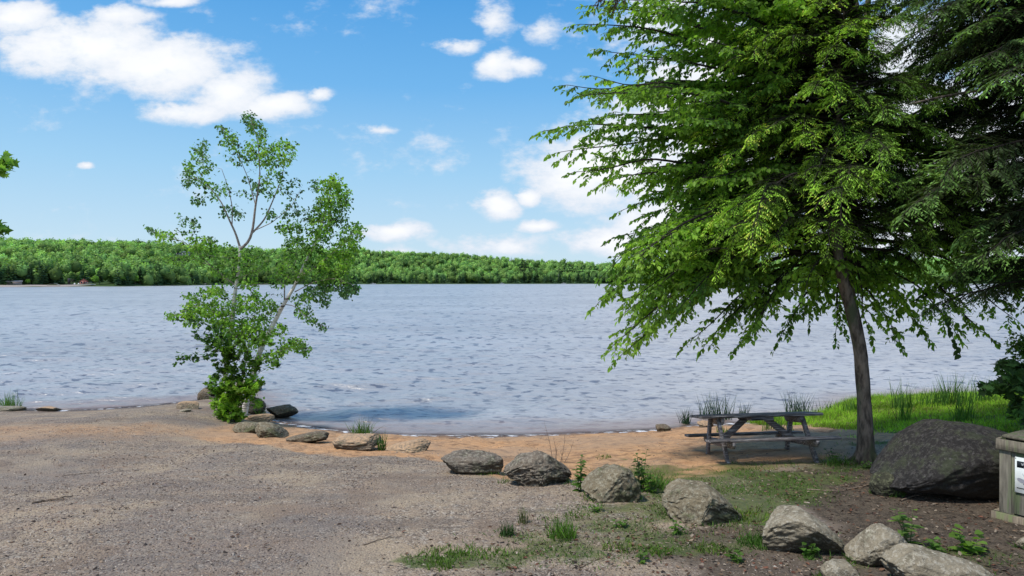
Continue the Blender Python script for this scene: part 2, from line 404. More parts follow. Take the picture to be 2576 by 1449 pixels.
sand = n.mix(n.sm(no1.outputs[0], .4, .7, 0, .6), sand, (.50, .31, .18))
sand = n.mix(n.sm(no3.outputs[0], .55, .68, 0, .6), sand, (.20, .11, .06))
no5 = n.noise(n('ShaderNodeMapping', {'Vector': pos, 'Scale': (.6, 1.2, 1)}).outputs[0], 7, 5, .65)
sand = n.mix(n.sm(no5.outputs[0], .50, .62, 0, .75), sand, (.25, .14, .075))  # dark mottling painted in for the shade of pits and footprints
sand = n.mix(n.sm(no4.outputs[0], .45, .6, 0, .5), sand, (.42, .29, .19))
soil = n.mix(n.sm(no2.outputs[0], .35, .65), (.045, .034, .024), (.115, .088, .062))
soil = n.mix(n.sm(no3.outputs[0], .5, .65, 0, .6), soil, (.24, .18, .13))
gren = n.mix(n.sm(no2.outputs[0], .3, .7), (.045, .085, .018), (.115, .155, .035))
gren = n.mix(n.sm(no3.outputs[0], .45, .65, 0, .5), gren, (.14, .11, .055))
jit = n.math('MULTIPLY', n.math('SUBTRACT', no2.outputs[0], .5), .9)
def jm(s_): return n.sm(n.math('ADD', s_, n.math('MULTIPLY', jit, n.math('MULTIPLY', s_, n.math('SUBTRACT', 1.5, s_)))), .3, .7)
col = n.mix(n.sm(n.math('ADD', sp.outputs[0], n.math('MULTIPLY', n.math('MULTIPLY', jit, sp.outputs[0]), n.math('MULTIPLY', 1.6, n.math('SUBTRACT', 1.5, sp.outputs[0])))), .10, .95), grav, n.mix(n.sm(spz.outputs[1], 60, 100), sand, (.42, .35, .31))); col = n.mix(jm(sp.outputs[2]), col, soil)
col = n.mix(n.math('MULTIPLY', jm(sp.outputs[1]), .8), col, gren)
nearf = n.sm(spz.outputs[1], 60, 100)
ffl = n.mix(n.sm(no4.outputs[0], .3, .7), (.03, .06, .015), (.06, .11, .02))
col = n.mix(n.math('MULTIPLY', nearf, n.math('SUBTRACT', 1., sp.outputs[0])), col, ffl)
wet = n.sm(n.math('ADD', spz.outputs[2], n.math('MULTIPLY', jit, .05)), .10, .0, 0, .62)
wet = n.math('MULTIPLY', wet, n.math('SUBTRACT', 1., nearf))
col = n.mix(wet, col, (.10, .055, .03))
hgt = n.math('ADD', n.math('MULTIPLY', n.math('SUBTRACT', 1., vor.outputs['Distance']), .6), n.math('ADD', n.math('MULTIPLY', no2.outputs[0], 1.4), n.math('MULTIPLY', no3.outputs[0], .8)))
bp = n('ShaderNodeBump', {'Strength': .8, 'Distance': .02, 'Height': hgt})
rgh = n.math('SUBTRACT', .93, n.math('MULTIPLY', wet, .6))
p = n('ShaderNodeBsdfPrincipled', {'Base Color': col, 'Roughness': rgh, 'Specular IOR Level': .25, 'Normal': bp.outputs[0]})
n('ShaderNodeOutputMaterial', {0: p.outputs[0]})
M_ground = m
tag(mb.build('ground', M_ground, smooth=True), kind='structure')

# ------------------------------------------------------------------ lake
_s = np.linspace(0, 1, 780); rows = np.exp(math.log(10.5) + math.log(1100 / 10.5) * (.45 * _s + .55 * _s ** 3))
ts = np.linspace(-1.7, 1.7, 900)
WX = rows[:, None] * ts[None]; WY = np.repeat(rows[:, None], len(ts), 1)
WZ = np.zeros_like(WX)
wr = np.random.default_rng(3)
sp_r = np.gradient(rows)[:, None]
for k in range(46):
    lam = .22 * (1.075 ** k); th = -PI / 2 + .25 + wr.normal() * .5
    kx, ky = math.cos(th) * 2 * PI / lam, math.sin(th) * 2 * PI / lam
    amp = .0062 * lam ** .85
    att = sstep(.42, .2, sp_r / lam) * sstep(130, 40, WY)
    patch = .6 + .7 * vnoise(np.stack([WX * .25 / lam, WY * .25 / lam, 0 * WX + k], -1), 50 + k)
    WZ += amp * att * patch * np.sin(kx * WX + ky * WY + wr.uniform(0, 6.28))
dep = -hh(WX, WY, False)
WZ *= sstep(-.02, .22, dep) * .75 + .25
mb = MB(); ny, nx = WX.shape; idx = np.arange(nx * ny).reshape(ny, nx)
FQ = np.stack([idx[:-1, :-1], idx[:-1, 1:], idx[1:, 1:], idx[1:, :-1]], -1).reshape(-1, 4)
keep = (dep.ravel()[FQ].max(1) > -.25)
mb.add(np.stack([WX, WY, WZ], -1).reshape(-1, 3), FQ[keep], np.stack([np.clip(dep, 0, 1), dep * 0, dep * 0], -1).reshape(-1, 3))
m, nt = newmat('water'); n = N(nt)
geo = n('ShaderNodeNewGeometry'); pos = geo.outputs['Position']
dpt = n('ShaderNodeSeparateXYZ', {0: n('ShaderNodeAttribute', attribute_name='Col').outputs['Vector']}).outputs[0]
def wn(sc_, st, d=3): 
    mp = n('ShaderNodeMapping', {'Vector': pos, 'Rotation': (0, 0, .12), 'Scale': (st * .5, st, st)}); return n.noise(mp.outputs[0], sc_, d, .6, .3).outputs[0]
w1 = wn(1, 4.6, 4); w2 = wn(1, 1.6, 4); w3 = wn(1, .35, 4); w4 = wn(1, .05, 3)
b0 = n('ShaderNodeBump', {'Strength': 1.0, 'Distance': .055, 'Height': w1})
b1 = n('ShaderNodeBump', {'Strength': 1.0, 'Distance': .15, 'Height': w2, 'Normal': b0.outputs[0]})
b2 = n('ShaderNodeBump', {'Strength': 1.0, 'Distance': .5, 'Height': w3, 'Normal': b1.outputs[0]})
deep = n.mix(n.sm(w4, .4, .6), (.37, .36, .35), (.44, .43, .42))
spy = n('ShaderNodeSeparateXYZ', {0: pos}).outputs[1]
def wmark(xs, ys, a, b, c, d, k, lo, hi):
    mp = n('ShaderNodeMapping', {'Vector': pos, 'Rotation': (0, 0, .05), 'Scale': (xs, ys, 1)})
    v = n.sm(n.noise(mp.outputs[0], 1, 3, .55, .0).outputs[0], lo, hi, 0, k)
    if b: v = n.math('MULTIPLY', v, n.sm(spy, a, b))
    if d: v = n.math('MULTIPLY', v, n.sm(spy, d, c))
    return v
wms = None
for prm in ((2.6, 6.0, 0, 0, 16, 22, .85, .555, .62), (2.2, 3.2, 15, 20, 28, 38, .85, .555, .62), (1.6, 1.3, 26, 36, 50, 70, .8, .555, .62), (1.0, .42, 48, 70, 110, 160, .75, .55, .63), (.55, .11, 100, 160, 250, 400, .7, .54, .64), (.22, .028, 240, 400, 0, 0, .6, .52, .64)):
    wmk = wmark(*prm); wms = wmk if wms is None else n.math('MAXIMUM', wms, wmk)
deep = n.mix(wms, deep, (.085, .09, .12))  # dark dashes painted into the body colour for the darker ripple faces
body = n.mix(n.sm(dpt, .02, .4), (.30, .22, .18), deep)
p = n('ShaderNodeBsdfPrincipled', {'Base Color': body, 'Roughness': .3, 'IOR': 1.85, 'Specular Tint': (1, .95, .90, 1), 'Specular IOR Level': .6, 'Normal': b2.outputs[0]})
tr = n('ShaderNodeBsdfTransparent')
mx = n('ShaderNodeMixShader', {0: n.sm(n.math('ADD', dpt, n.math('MULTIPLY', w2, .04)), .10, .02, 0, .8), 1: p.outputs[0], 2: tr.outputs[0]})
foam = n('ShaderNodeBsdfDiffuse', {0: (.75, .74, .74, 1)})
ff = n.math('MULTIPLY', n.sm(dpt, .035, .012), n.sm(wn(1, 7, 4), .47, .6, 0, .9))
spx = n('ShaderNodeSeparateXYZ', {0: pos}); ff = n.math('MULTIPLY', ff, n.sm(spx.outputs[1], 60, 40))
mx2 = n('ShaderNodeMixShader', {0: ff, 1: mx.outputs[0], 2: foam.outputs[0]})
n('ShaderNodeOutputMaterial', {0: mx2.outputs[0]})
tag(mb.build('lake_water', m, smooth=True), kind='structure')

# ------------------------------------------------------------------ far wood
def ico(sub):
    import bmesh
    bm = bmesh.new(); bmesh.ops.create_icosphere(bm, subdivisions=sub, radius=1)
    V = np.array([tuple(v.co) for v in bm.verts]); Fc = np.array([[v.index for v in f.verts] for f in bm.faces]); bm.free(); return V, Fc
I1, I1F = ico(1); I2, I2F = ico(2)
QUAD = np.array([[-.5, -.4, 0], [.1, -.5, .08], [.5, .1, 0], [-.1, .5, -.08]]); QF = np.array([[0, 1, 2, 3]])
def decid(mb, P, rx, rz, h, col, nq=60, qs=1.5, r=rng):
    # P base (n,3)
    for p, a, b, hh_, c in zip(P, rx, rz, h, col):
        cen = p + np.array([0, 0, hh_ - b])
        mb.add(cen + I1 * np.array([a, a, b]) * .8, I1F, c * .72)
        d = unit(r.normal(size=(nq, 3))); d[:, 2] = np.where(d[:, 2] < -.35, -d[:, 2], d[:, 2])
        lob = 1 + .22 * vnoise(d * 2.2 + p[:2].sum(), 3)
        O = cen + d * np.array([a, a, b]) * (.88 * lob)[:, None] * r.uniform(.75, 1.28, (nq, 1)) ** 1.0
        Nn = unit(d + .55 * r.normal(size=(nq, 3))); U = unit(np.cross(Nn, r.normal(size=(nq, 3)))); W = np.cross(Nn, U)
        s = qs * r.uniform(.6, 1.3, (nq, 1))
        cc = c * (r.uniform(.8, 1.2, (nq, 1)) * (.78 + .30 * d[:, 2:3]))  # light from above put into the colour: upper patches paler, lower ones darker
        mb.inst(QUAD, QF, O, U * s, W * s, Nn * s, cc)
def conif(mb, P, rad, h, col, lv=11, r=rng, gap=0.12):
    for p, R_, H_, c in zip(P, rad, h, col):
        mb.tube([p, p + np.array([0, 0, H_])], [R_ * .07, .02], 4, c * .5, cap=False)
        for k in range(lv):
            f = k / (lv - 1); z = H_ * (gap + (1 - gap) * f); rr = R_ * (1 - f) ** .8 + .15
            nb = 7 if f < .7 else 5
            a = r.uniform(0, 6.28) + np.arange(nb) * 2 * PI / nb + r.normal(size=nb) * .2
            D = np.stack([np.cos(a), np.sin(a), -.12 + .15 * r.normal(size=nb)], -1)
            Yv = np.stack([-np.sin(a), np.cos(a), np.zeros(nb)], -1); s = rr * r.uniform(.65, 1.2, (nb, 1))
            mb.inst(np.array([[0, 0, 0], [.6, .33, -.06], [1, 0, -.1], [.6, -.33, -.06]]), KITEF, np.repeat([p + np.array([0, 0, z])], nb, 0), D * s, Yv * s, np.repeat([[0, 0, 1.]], nb, 0) * s, c * r.uniform(.6, 1.3, (nb, 1)))
            mb.inst(np.array([[0, 0, 0], [.5, .05, -.22], [.9, 0, -.18], [.5, 0, .05]]), KITEF, np.repeat([p + np.array([0, 0, z])], nb, 0), D * s, Yv * s, np.repeat([[0, 0, 1.]], nb, 0) * s, c * r.uniform(.5, 1.0, (nb, 1)))
fr = np.random.default_rng(11)
NT = 8600
t_ = fr.uniform(-.86, .95, NT + 900); dd = np.concatenate([fr.uniform(0, 1, NT) ** .8 * 400 + 9, fr.uniform(5, 30, 900)])
yy = farD(t_) + dd; xx = t_ * yy
keep = ~((np.abs(t_ + .63) < .03) & (dd < 26)) & ~((np.abs(t_ + .483) < .012) & (dd > 120) & (dd < 236)) & ~((t_ < -.58) & (dd < 14))
t_, dd, yy, xx = t_[keep], dd[keep], yy[keep], xx[keep]
zz = hh(xx, yy)
kind = fr.uniform(size=len(xx)); isc = kind < (.05 + .5 * sstep(65, 12, dd) + .25 * sstep(.1, .5, n2(xx, yy, .013, 77, 2)) + .2 * sstep(330, 400, dd))
hue = n2(xx, yy, .02, 71, 2)[:, None]
gc = np.array([.34, .56, .16]) * (1 + .34 * hue) + np.array([.07, .05, -.002]) * fr.normal(size=(len(xx), 1)) * .45  # base green includes a pale lift painted in for distance haze
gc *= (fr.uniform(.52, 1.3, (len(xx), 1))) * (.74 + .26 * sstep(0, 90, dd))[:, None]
gc = np.clip(gc, .01, 1)
cc_ = np.array([.12, .22, .11]) * fr.uniform(.7, 1.4, (len(xx), 1))
P = np.stack([xx, yy, zz - .5], -1)
mb = MB()
dm = ~isc; nd = dm.sum()
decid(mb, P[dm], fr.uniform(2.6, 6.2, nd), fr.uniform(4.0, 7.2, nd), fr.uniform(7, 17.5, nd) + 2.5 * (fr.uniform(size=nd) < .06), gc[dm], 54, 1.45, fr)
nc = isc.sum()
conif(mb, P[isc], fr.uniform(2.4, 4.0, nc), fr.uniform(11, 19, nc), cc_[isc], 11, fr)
tag(mb.build('far_wood', M_far), 'mixed green wood covering the hills across the lake', 'forest', kind='stuff')

# individual trees one can tell apart along the far shore and on the skyline
def far_tree_conifer(name, H, R, gap, col, seed):
    r = np.random.default_rng(seed)
    root = bpy.data.objects.new(name, None); COL.objects.link(root)
    a = MB(); a.tube([(0, 0, -1), (0, 0, H * .5), (0, 0, H)], [H * .018, H * .012, .04], 6, (.9, .85, .8)); a.build('trunk', M_bark, root)
    b = MB(); conif(b, np.array([[0, 0, 0.]]), [R], [H], [np.array(col)], 17, r, gap)
    b.build('crown', M_far, root); return root
def far_tree_pine(name, H, seed):
    r = np.random.default_rng(seed)
    root = bpy.data.objects.new(name, None); COL.objects.link(root)
    a = MB(); a.tube([(0, 0, -1), (.3, 0, H * .5), (0, 0, H)], [.35, .25, .06], 6); 
    b = MB(); c = np.array([.03, .06, .035])
    for k in range(22):
        z = H * r.uniform(.42, 1.0); ang = r.uniform(0, 6.28); L = (1.15 - z / H) * H * .42 + .9
        e = np.array([math.cos(ang) * L, math.sin(ang) * L, z + L * .15]); a.tube([(0, 0, z - .4), tuple(e)], [.08, .03], 4)
        nq = 14; O = e * r.uniform(.45, 1.05, (nq, 1)) * np.array([1, 1, 0]) + np.array([0, 0, e[2]]) + r.normal(size=(nq, 3)) * np.array([.6, .6, .22])
        Nn = unit(np.array([0, 0, 1.]) + .4 * r.normal(size=(nq, 3))); U = unit(np.cross(Nn, r.normal(size=(nq, 3)))); s = r.uniform(.8, 1.5, (nq, 1))
        b.inst(QUAD, QF, O, U * s, np.cross(Nn, U) * s, Nn * s, c * r.uniform(.6, 1.5, (nq, 1)))
    a.build('trunk', M_bark, root); b.build('crown', M_far, root); return root
def far_tree_round(name, H, R, col, seed):
    r = np.random.default_rng(seed)
    root = bpy.data.objects.new(name, None); COL.objects.link(root)
    a = MB(); a.tube([(0, 0, -1), (.2, 0, H * .7)], [.3, .15], 6, (1.6, 1.6, 1.5)); a.build('trunk', M_bark, root)
    b = MB(); decid(b, np.array([[0, 0, 0.]]), [R], [H * .42], [H], [np.array(col)], 170, 1.1, r); b.build('crown', M_far, root); return root
def put_far(o, u, off, s, label, cat, group):
    t = (u / K - 512) / F; y = float(farD(np.array([t]))[0]) + off; x = t * y
    o.location = (x, y, gz(x, y)); o.scale = (s, s, s); o.rotation_euler = (0, 0, u * .7); tag(o, label, cat, group); return o
protoC = [far_tree_conifer('conifer_tree', 16, 4.6, .10, (.075, .15, .055), 1), far_tree_conifer('conifer_tree', 15, 3.8, .25, (.09, .155, .07), 2), far_tree_conifer('conifer_tree', 17, 4.2, .06, (.065, .13, .06), 5)]
used = set()
for i, (u, off, s) in enumerate([(20, 13, .85), (75, 15, .9), (100, 17, 1.0), (130, 19, .8), (250, 14, .8), (300, 12, .85), (325, 16, .95), (352, 13, .9), (380, 15, .95), (405, 12, .85), (480, 14, .8), (520, 14, .75),
                                 (960, 12, .95), (985, 14, 1.05), (1015, 12, .9), (1075, 13, 1.15), (1100, 15, 1.0), (1145, 13, 1.2), (1170, 15, 1.1), (1215, 14, 1.0), (1240, 12, .85), (1290, 13, .8), (1318, 13, 1.3), (1335, 15, 1.6), (1350, 13, 1.4),
                                 (1385, 13, .9), (1408, 14, 1.15), (1432, 12, .95), (1455, 13, 1.1), (1480, 14, 1.0), (1500, 12, 1.05), (1530, 14, 1.1), (930, 13, .9), (890, 12, 1.0), (1580, 13, 1.1), (1660, 14, 1.2), (2260, 13, 1.2)]):
    k = i % 3
    o = protoC[k] if k not in used else copy_tree(protoC[k]); used.add(k)
    put_far(o, u, off, s, 'dark green conifer with tiered boughs at the far edge of the lake', 'conifer', 'conifers along the far shore')
for (u, off, s) in [(52, 385, .8), (160, 392, .6), (205, 390, .7), (226, 398, .75), (248, 392, .8), (268, 395, .85), (292, 398, 1.0), (322, 392, 1.1), (345, 395, .8), (420, 392, .7), (455, 398, .75), (1000, 395, .8), (1030, 398, .7), (1090, 395, .8), (1160, 392, .7), (1225, 390, .8), (1250, 392, .6)]:
    put_far(copy_tree(protoC[int(u) % 3]), u, off, s, 'small dark spired conifer on the skyline of the far hill', 'conifer', 'spired conifers on the skyline')
protoP = far_tree_pine('pine_tree', 19, 4); first = True
for (u, off, s) in [(1309, 120, 1.1), (1319, 130, 1.45), (1345, 150, .6), (1405, 90, .9), (1420, 100, 1.15), (1435, 95, 1.25), (1449, 100, 1.1), (1466, 90, 1.2), (1484, 95, 1.1), (1500, 100, 1.1), (100, 350, .8), (395, 360, .7), (1280, 200, .4), (1115, 330, .5), (1180, 320, .45)]:
    o = protoP if first else copy_tree(protoP); first = False
    put_far(o, u, off, s, 'tall open crowned pine breaking the skyline of the far hill', 'pine', 'pines on the skyline')
protoR = far_tree_round('leafy_tree', 7, 2.6, (.24, .44, .07), 9); first = True
for (u, off, s) in [(305, 12, 1.0), (340, 11, .9), (70, 12, .5), (400, 12, .7), (430, 13, .8), (240, 11, .8), (1195, 10, 1.2), (1265, 11, .9), (1530, 10, 1.0), (1400, 9, .7)]:
    o = protoR if first else copy_tree(protoR); first = False
    put_far(o, u, off, s, 'small bright green leafy tree at the far waterline', 'tree', 'small leafy trees along the far shore')

# ------------------------------------------------------------------ far shore buildings and boats
def farpt(u, off):
    t = (u / K - 512) / F; y = float(farD(np.array([t]))[0]) + off; return Vector((t * y, y, gz(t * y, y)))
p = farpt(211, 11); cab = thing('cabin', p, 'small red brown gabled cabin on the far beach', 'cabin', rot=(0, 0, .55))
def house(root, w_, d_, h_, rise, wc, rc, wins, door, over=.35, axis_x=False):
    a = MB(); a.box((-w_ / 2, -d_ / 2, -1.0), (w_ / 2, d_ / 2, h_), C=wc)
    V = np.array([[-w_ / 2, -d_ / 2, h_], [w_ / 2, -d_ / 2, h_], [0, -d_ / 2, h_ + rise], [-w_ / 2, d_ / 2, h_], [w_ / 2, d_ / 2, h_], [0, d_ / 2, h_ + rise]])
    a.add(V, np.array([[0, 1, 2], [5, 4, 3]]), wc); a.build('wall', M_beige, root)
    r_ = MB(); e = over; y0, y1 = -d_ / 2 - e, d_ / 2 + e; sl = rise / (w_ / 2)
    for sg in (-1, 1):
        x1 = sg * (w_ / 2 + e); z1 = h_ - e * sl
        V = [[0, y0, h_ + rise + .03], [x1, y0, z1 + .03], [x1, y1, z1 + .03], [0, y1, h_ + rise + .03], [0, y0, h_ + rise + .2], [x1, y0, z1 + .2], [x1, y1, z1 + .2], [0, y1, h_ + rise + .2]]
        r_.add(V, np.array([[0, 1, 2, 3], [4, 7, 6, 5], [0, 4, 5, 1], [1, 5, 6, 2], [2, 6, 7, 3]]), rc)
    r_.build('roof', M_beige, root, fixn=True)
    for (x, z, ww, wh) in wins:
        f = MB(); f.box((x - ww / 2 - .1, -d_ / 2 - .06, z - .1), (x + ww / 2 + .1, -d_ / 2 - .002, z + wh + .1), C=(.6, .58, .55)); fo = f.build('window', M_beige, root)
        g = MB(); g.box((x - ww / 2, -d_ / 2 - .09, z), (x + ww / 2, -d_ / 2 - .063, z + wh), C=(.04, .05, .06)); g.build('pane', M_beige, fo)
    if door:
        g = MB(); g.box((door[0] - .5, -d_ / 2 - .07, 0), (door[0] + .5, -d_ / 2 - .003, 2.1), C=(.10, .05, .05)); g.build('door', M_beige, root)
house(cab, 4.6, 4.2, 2.3, 1.5, (.50, .17, .13), (.42, .16, .12), [(-1.3, .9, .8, 1.0), (1.4, .9, .8, 1.0)], (.2,))
p = farpt(214, 4.5); dk = thing('deck_platform', p + Vector((0, 0, 0)), 'pale low deck platform in front of the cabin on the far beach', 'deck')
a = MB(); a.box((-5.0, -1.2, .0), (5.0, 3.6, .75), C=(.36, .38, .30), bev=.3); a.build('platform', M_beige, dk)
a = MB()
for k in range(6): a.box((1.6 + k * .7, -1.0, .75), (1.7 + k * .7, -.9, 1.6), C=(.4, .4, .36))
a.box((1.6, -1.02, 1.6), (5.2, -.88, 1.7), C=(.4, .4, .36)); a.build('railing', M_beige, dk)
for (u, off, nm, lb) in [(134, 1.5, 'boat_canopy', 'white arched boat canopy at the far waterline, nearest the left edge'), (522, 1.5, 'boat_canopy', 'white arched boat canopy at the far waterline just left of the birch trunk'), (434, 1.5, 'boat_canopy', 'small pale canopy at the far waterline left of the birch')]:
    p = farpt(u, off); p.z = .0
    r_ = thing(nm, p, lb, 'canopy', rot=(0, 0, .5)); sc_ = {134: 1, 522: .85, 434: .35}[u]
    V = []; nn = 12
    for i in range(nn + 1):
        x = -3.4 + 6.8 * i / nn; z = 1.0 + .95 * (1 - (x / 3.4) ** 2)
        V += [[x * sc_, -1.6, z * sc_ + .1], [x * sc_, 1.6, z * sc_ + .1]]
    a = MB(); a.add(V, np.array([[2 * i, 2 * i + 2, 2 * i + 3, 2 * i + 1] for i in range(nn)]), (.8, .82, .84)); a.build('canvas', M_beige, r_)
    for x in (-3.1, 3.1):
        for y in (-1.5, 1.5):
            a = MB(); a.tube([(x * sc_, y, -1), (x * sc_, y, 1.2 * sc_)], .06, 6, (.3, .3, .3)); a.build('post', M_beige, r_)
for i, (u, lb) in enumerate([(187, 'left one of two white beach chairs left of the far cabin'), (197, 'right one of two white beach chairs left of the far cabin')]):
    p = farpt(u, 8); c_ = thing('beach_chair', p, lb, 'chair', 'white chairs on the far beach')
    a = MB(); a.box((-.45, -.4, .4), (.45, .4, .5), C=(.85, .85, .85)); a.build('seat', M_beige, c_)
    a = MB(); a.box((-.45, .3, .5), (.45, .42, 1.25), C=(.85, .85, .85)); a.build('backrest', M_beige, c_)
    for x in (-.4, .4):
        for y in (-.35, .35):
            a = MB(); a.box((x - .05, y - .05, -.1), (x + .05, y + .05, .4), C=(.8, .8, .8)); a.build('leg', M_beige, c_)
p = farpt(36, 12); sh_ = thing('boat_shed', p, 'low grey boat shed under the conifers at the far left shore', 'shed', rot=(0, 0, .6)); house(sh_, 3.0, 8.0, 2.0, .5, (.30, .25, .23), (.40, .36, .34), [], None)
sh_.rotation_euler = (0, 0, .6 + PI / 2)
p = farpt(179, 16); st_ = thing('stair_tower', p, 'dark stepped wooden stairs left of the far cabin', 'stairs')
a = MB()
for k in range(5): a.box((-1.7 + .12 * k, -.8 + k * .5, .7 * k + .2), (1.7 - .12 * k, -.3 + k * .5, .7 * k + .42), C=(.10, .085, .075))
a.box((-2.1, -.6, -.2), (-1.9, 2.2, 3.9), C=(.16, .13, .11)); a.build('steps', M_beige, st_)
tH = -.483; yH = float(farD(np.array([tH]))[0]) + 232; pH = Vector((tH * yH, yH, gz(tH * yH, yH)))
hs = thing('house', pH + Vector((0, 0, 5.2)), 'white house with long grey roof high on the wooded far hill', 'house', rot=(0, 0, .45 + PI / 2 - .0))
house(hs, 6.0, 15, 2.4, 1.9, (.62, .62, .60), (.20, .21, .23), [], None)
wnm = MB(); 
hs.rotation_euler = (0, 0, .48 + PI / 2)
for k in range(4):
    f = MB(); f.box((3.002, -6 + k * 3.4, .8), (3.06, -4.6 + k * 3.4, 1.9), C=(.06, .07, .09)); f.build('window', M_beige, hs)
    f2 = MB(); f2.box((-3.06, -6 + k * 3.4, .8), (-3.002, -4.6 + k * 3.4, 1.9), C=(.06, .07, .09)); f2.build('window', M_beige, hs)
a = MB(); a.box((-2.95, -7.45, -8), (2.95, 7.45, -1.02), C=(.12, .13, .10)); a.build('foundation', M_beige, hs)
for i, (u, lb, c_) in enumerate([(938, 'small white moored boat at the far shore right of the birch', (.7, .7, .7)), (1262, 'tiny pale moored boat at the far shore near the middle', (.6, .62, .62)), (1418, 'tiny white boat below the far conifers', (.7, .7, .7))]):
    p = farpt(u, -3); p.z = 0
    b = thing('moored_boat', p, lb, 'boat'); a = MB()
    V = [[-3, -.8, .1], [2, -.9, .1], [3.4, 0, .2], [2, .9, .1], [-3, .8, .1], [-3.2, -1, .9], [2.2, -1.1, .95], [4, 0, 1.15], [2.2, 1.1, .95], [-3.2, 1, .9]]
    a.add(V, np.array([[0, 1, 6, 5], [1, 2, 7, 6], [2, 3, 8, 7], [3, 4, 9, 8], [4, 0, 5, 9]]), c_); a.build('hull', M_beige, b)
    a = MB(); a.box((-1, -.7, .9), (1, .7, 1.5), C=(.5, .52, .55), bev=.1); a.build('cover', M_beige, b)
p = farpt(1404, 8); fp = thing('flagpole', p, 'thin pale pole standing on the far shore among conifers', 'pole'); a = MB(); a.tube([(0, 0, -1), (0, 0, 13)], [.16, .1], 6, (.7, .68, .6)); a.build('pole', M_beige, fp)

# ------------------------------------------------------------------ tree building tools
def curve(p0, p1, lift=.0, n_=8, wig=0, r=rng, side=0):
    p0 = np.array(tuple(p0)); p1 = np.array(tuple(p1)); L = np.linalg.norm(p1 - p0)
    s = np.linspace(0, 1, n_)[:, None]
    P = p0 + (p1 - p0) * s + np.array([0, 0, 1.]) * (4 * s * (1 - s)) * lift * L
    if wig: P[1:-1] += r.normal(size=(n_ - 2, 3)) * wig * L
    return P
def resample(P, k):
    P = np.array([tuple(q) for q in P]); d = np.concatenate([[0], np.cumsum(np.linalg.norm(np.diff(P, axis=0), axis=1))]); s = np.linspace(0, d[-1], k)
    return np.stack([np.interp(s, d, P[:, i]) for i in range(3)], -1)
def smoothpath(P, k=24):
    P = resample(P, k)
    for _ in range(3): P[1:-1] = .25 * P[:-2] + .5 * P[1:-1] + .25 * P[2:]
    return P
def grow(wood, nodes, attr, r, rad=.006, lift=.04, wig=.03):
    """join every attractor to the nearest node of the growing skeleton; returns twig polylines"""
    nodes = np.array(nodes); out = []
    d0 = np.array([np.linalg.norm(nodes - a, axis=1).min() for a in attr])
    for a in attr[np.argsort(d0)]:
        d = np.linalg.norm(nodes - a, axis=1); below = np.maximum(0, nodes[:, 2] - a[2])
        i = np.argmin(d + .8 * below); L = d[i]
        P = curve(nodes[i], a, lift, 6, wig * .5, r)
        rr = min(rad * (.6 + 1.8 * L), rad * 4)
        wood.tube(P, np.linspace(rr, rad * .35, 6), 4, (1, 1, 1), cap=False)
        nodes = np.concatenate([nodes, P[2:]]); out.append(P)
    return out
def twig_leaves(mb, twigs, r, per, size, col, T=LEAF, Fc=LEAFF, spread=.06, down=.6, tail=.6, wid=1., var=.3, roll=.6):
    O, D, C = [], [], []
    for P in twigs:
        L = np.linalg.norm(P[-1] - P[0]); k = max(3, int(per * (1 + .3 * r.normal())))
        s = 1 - tail * r.uniform(0, 1, k) ** 1.3
        idx_ = s * (len(P) - 1); i = np.minimum(idx_.astype(int), len(P) - 2); f = (idx_ - i)[:, None]
        q = P[i] * (1 - f) + P[i + 1] * f; ax = unit(P[-1] - P[-3])
        dirs = unit(r.normal(size=(k, 3)) * np.array([1, 1, .5]) + ax * .7 + np.array([0, 0, -down]))
        O.append(q + r.normal(size=(k, 3)) * spread * .5); D.append(dirs)
        C.append(np.array(col)[None] * (1 + var * r.normal(size=(k, 1))) * (1 + .15 * r.normal()))
    O = np.concatenate(O); D = np.concatenate(D); C = np.clip(np.concatenate(C), .008, .8)
    leaves(mb, O, D, size * r.uniform(.7, 1.2, len(O)), C, T, Fc, roll=roll, wid=wid)
def ellpts(r, c, ru, rv, n_, Y, ry=.35):
    d = unit(r.normal(size=(n_, 3))) * r.uniform(.15, 1, (n_, 1)) ** .45
    return np.array([tuple(at(c[0] + ru * q[0], c[1] + rv * q[2], Y + ry * q[1])) for q in d])

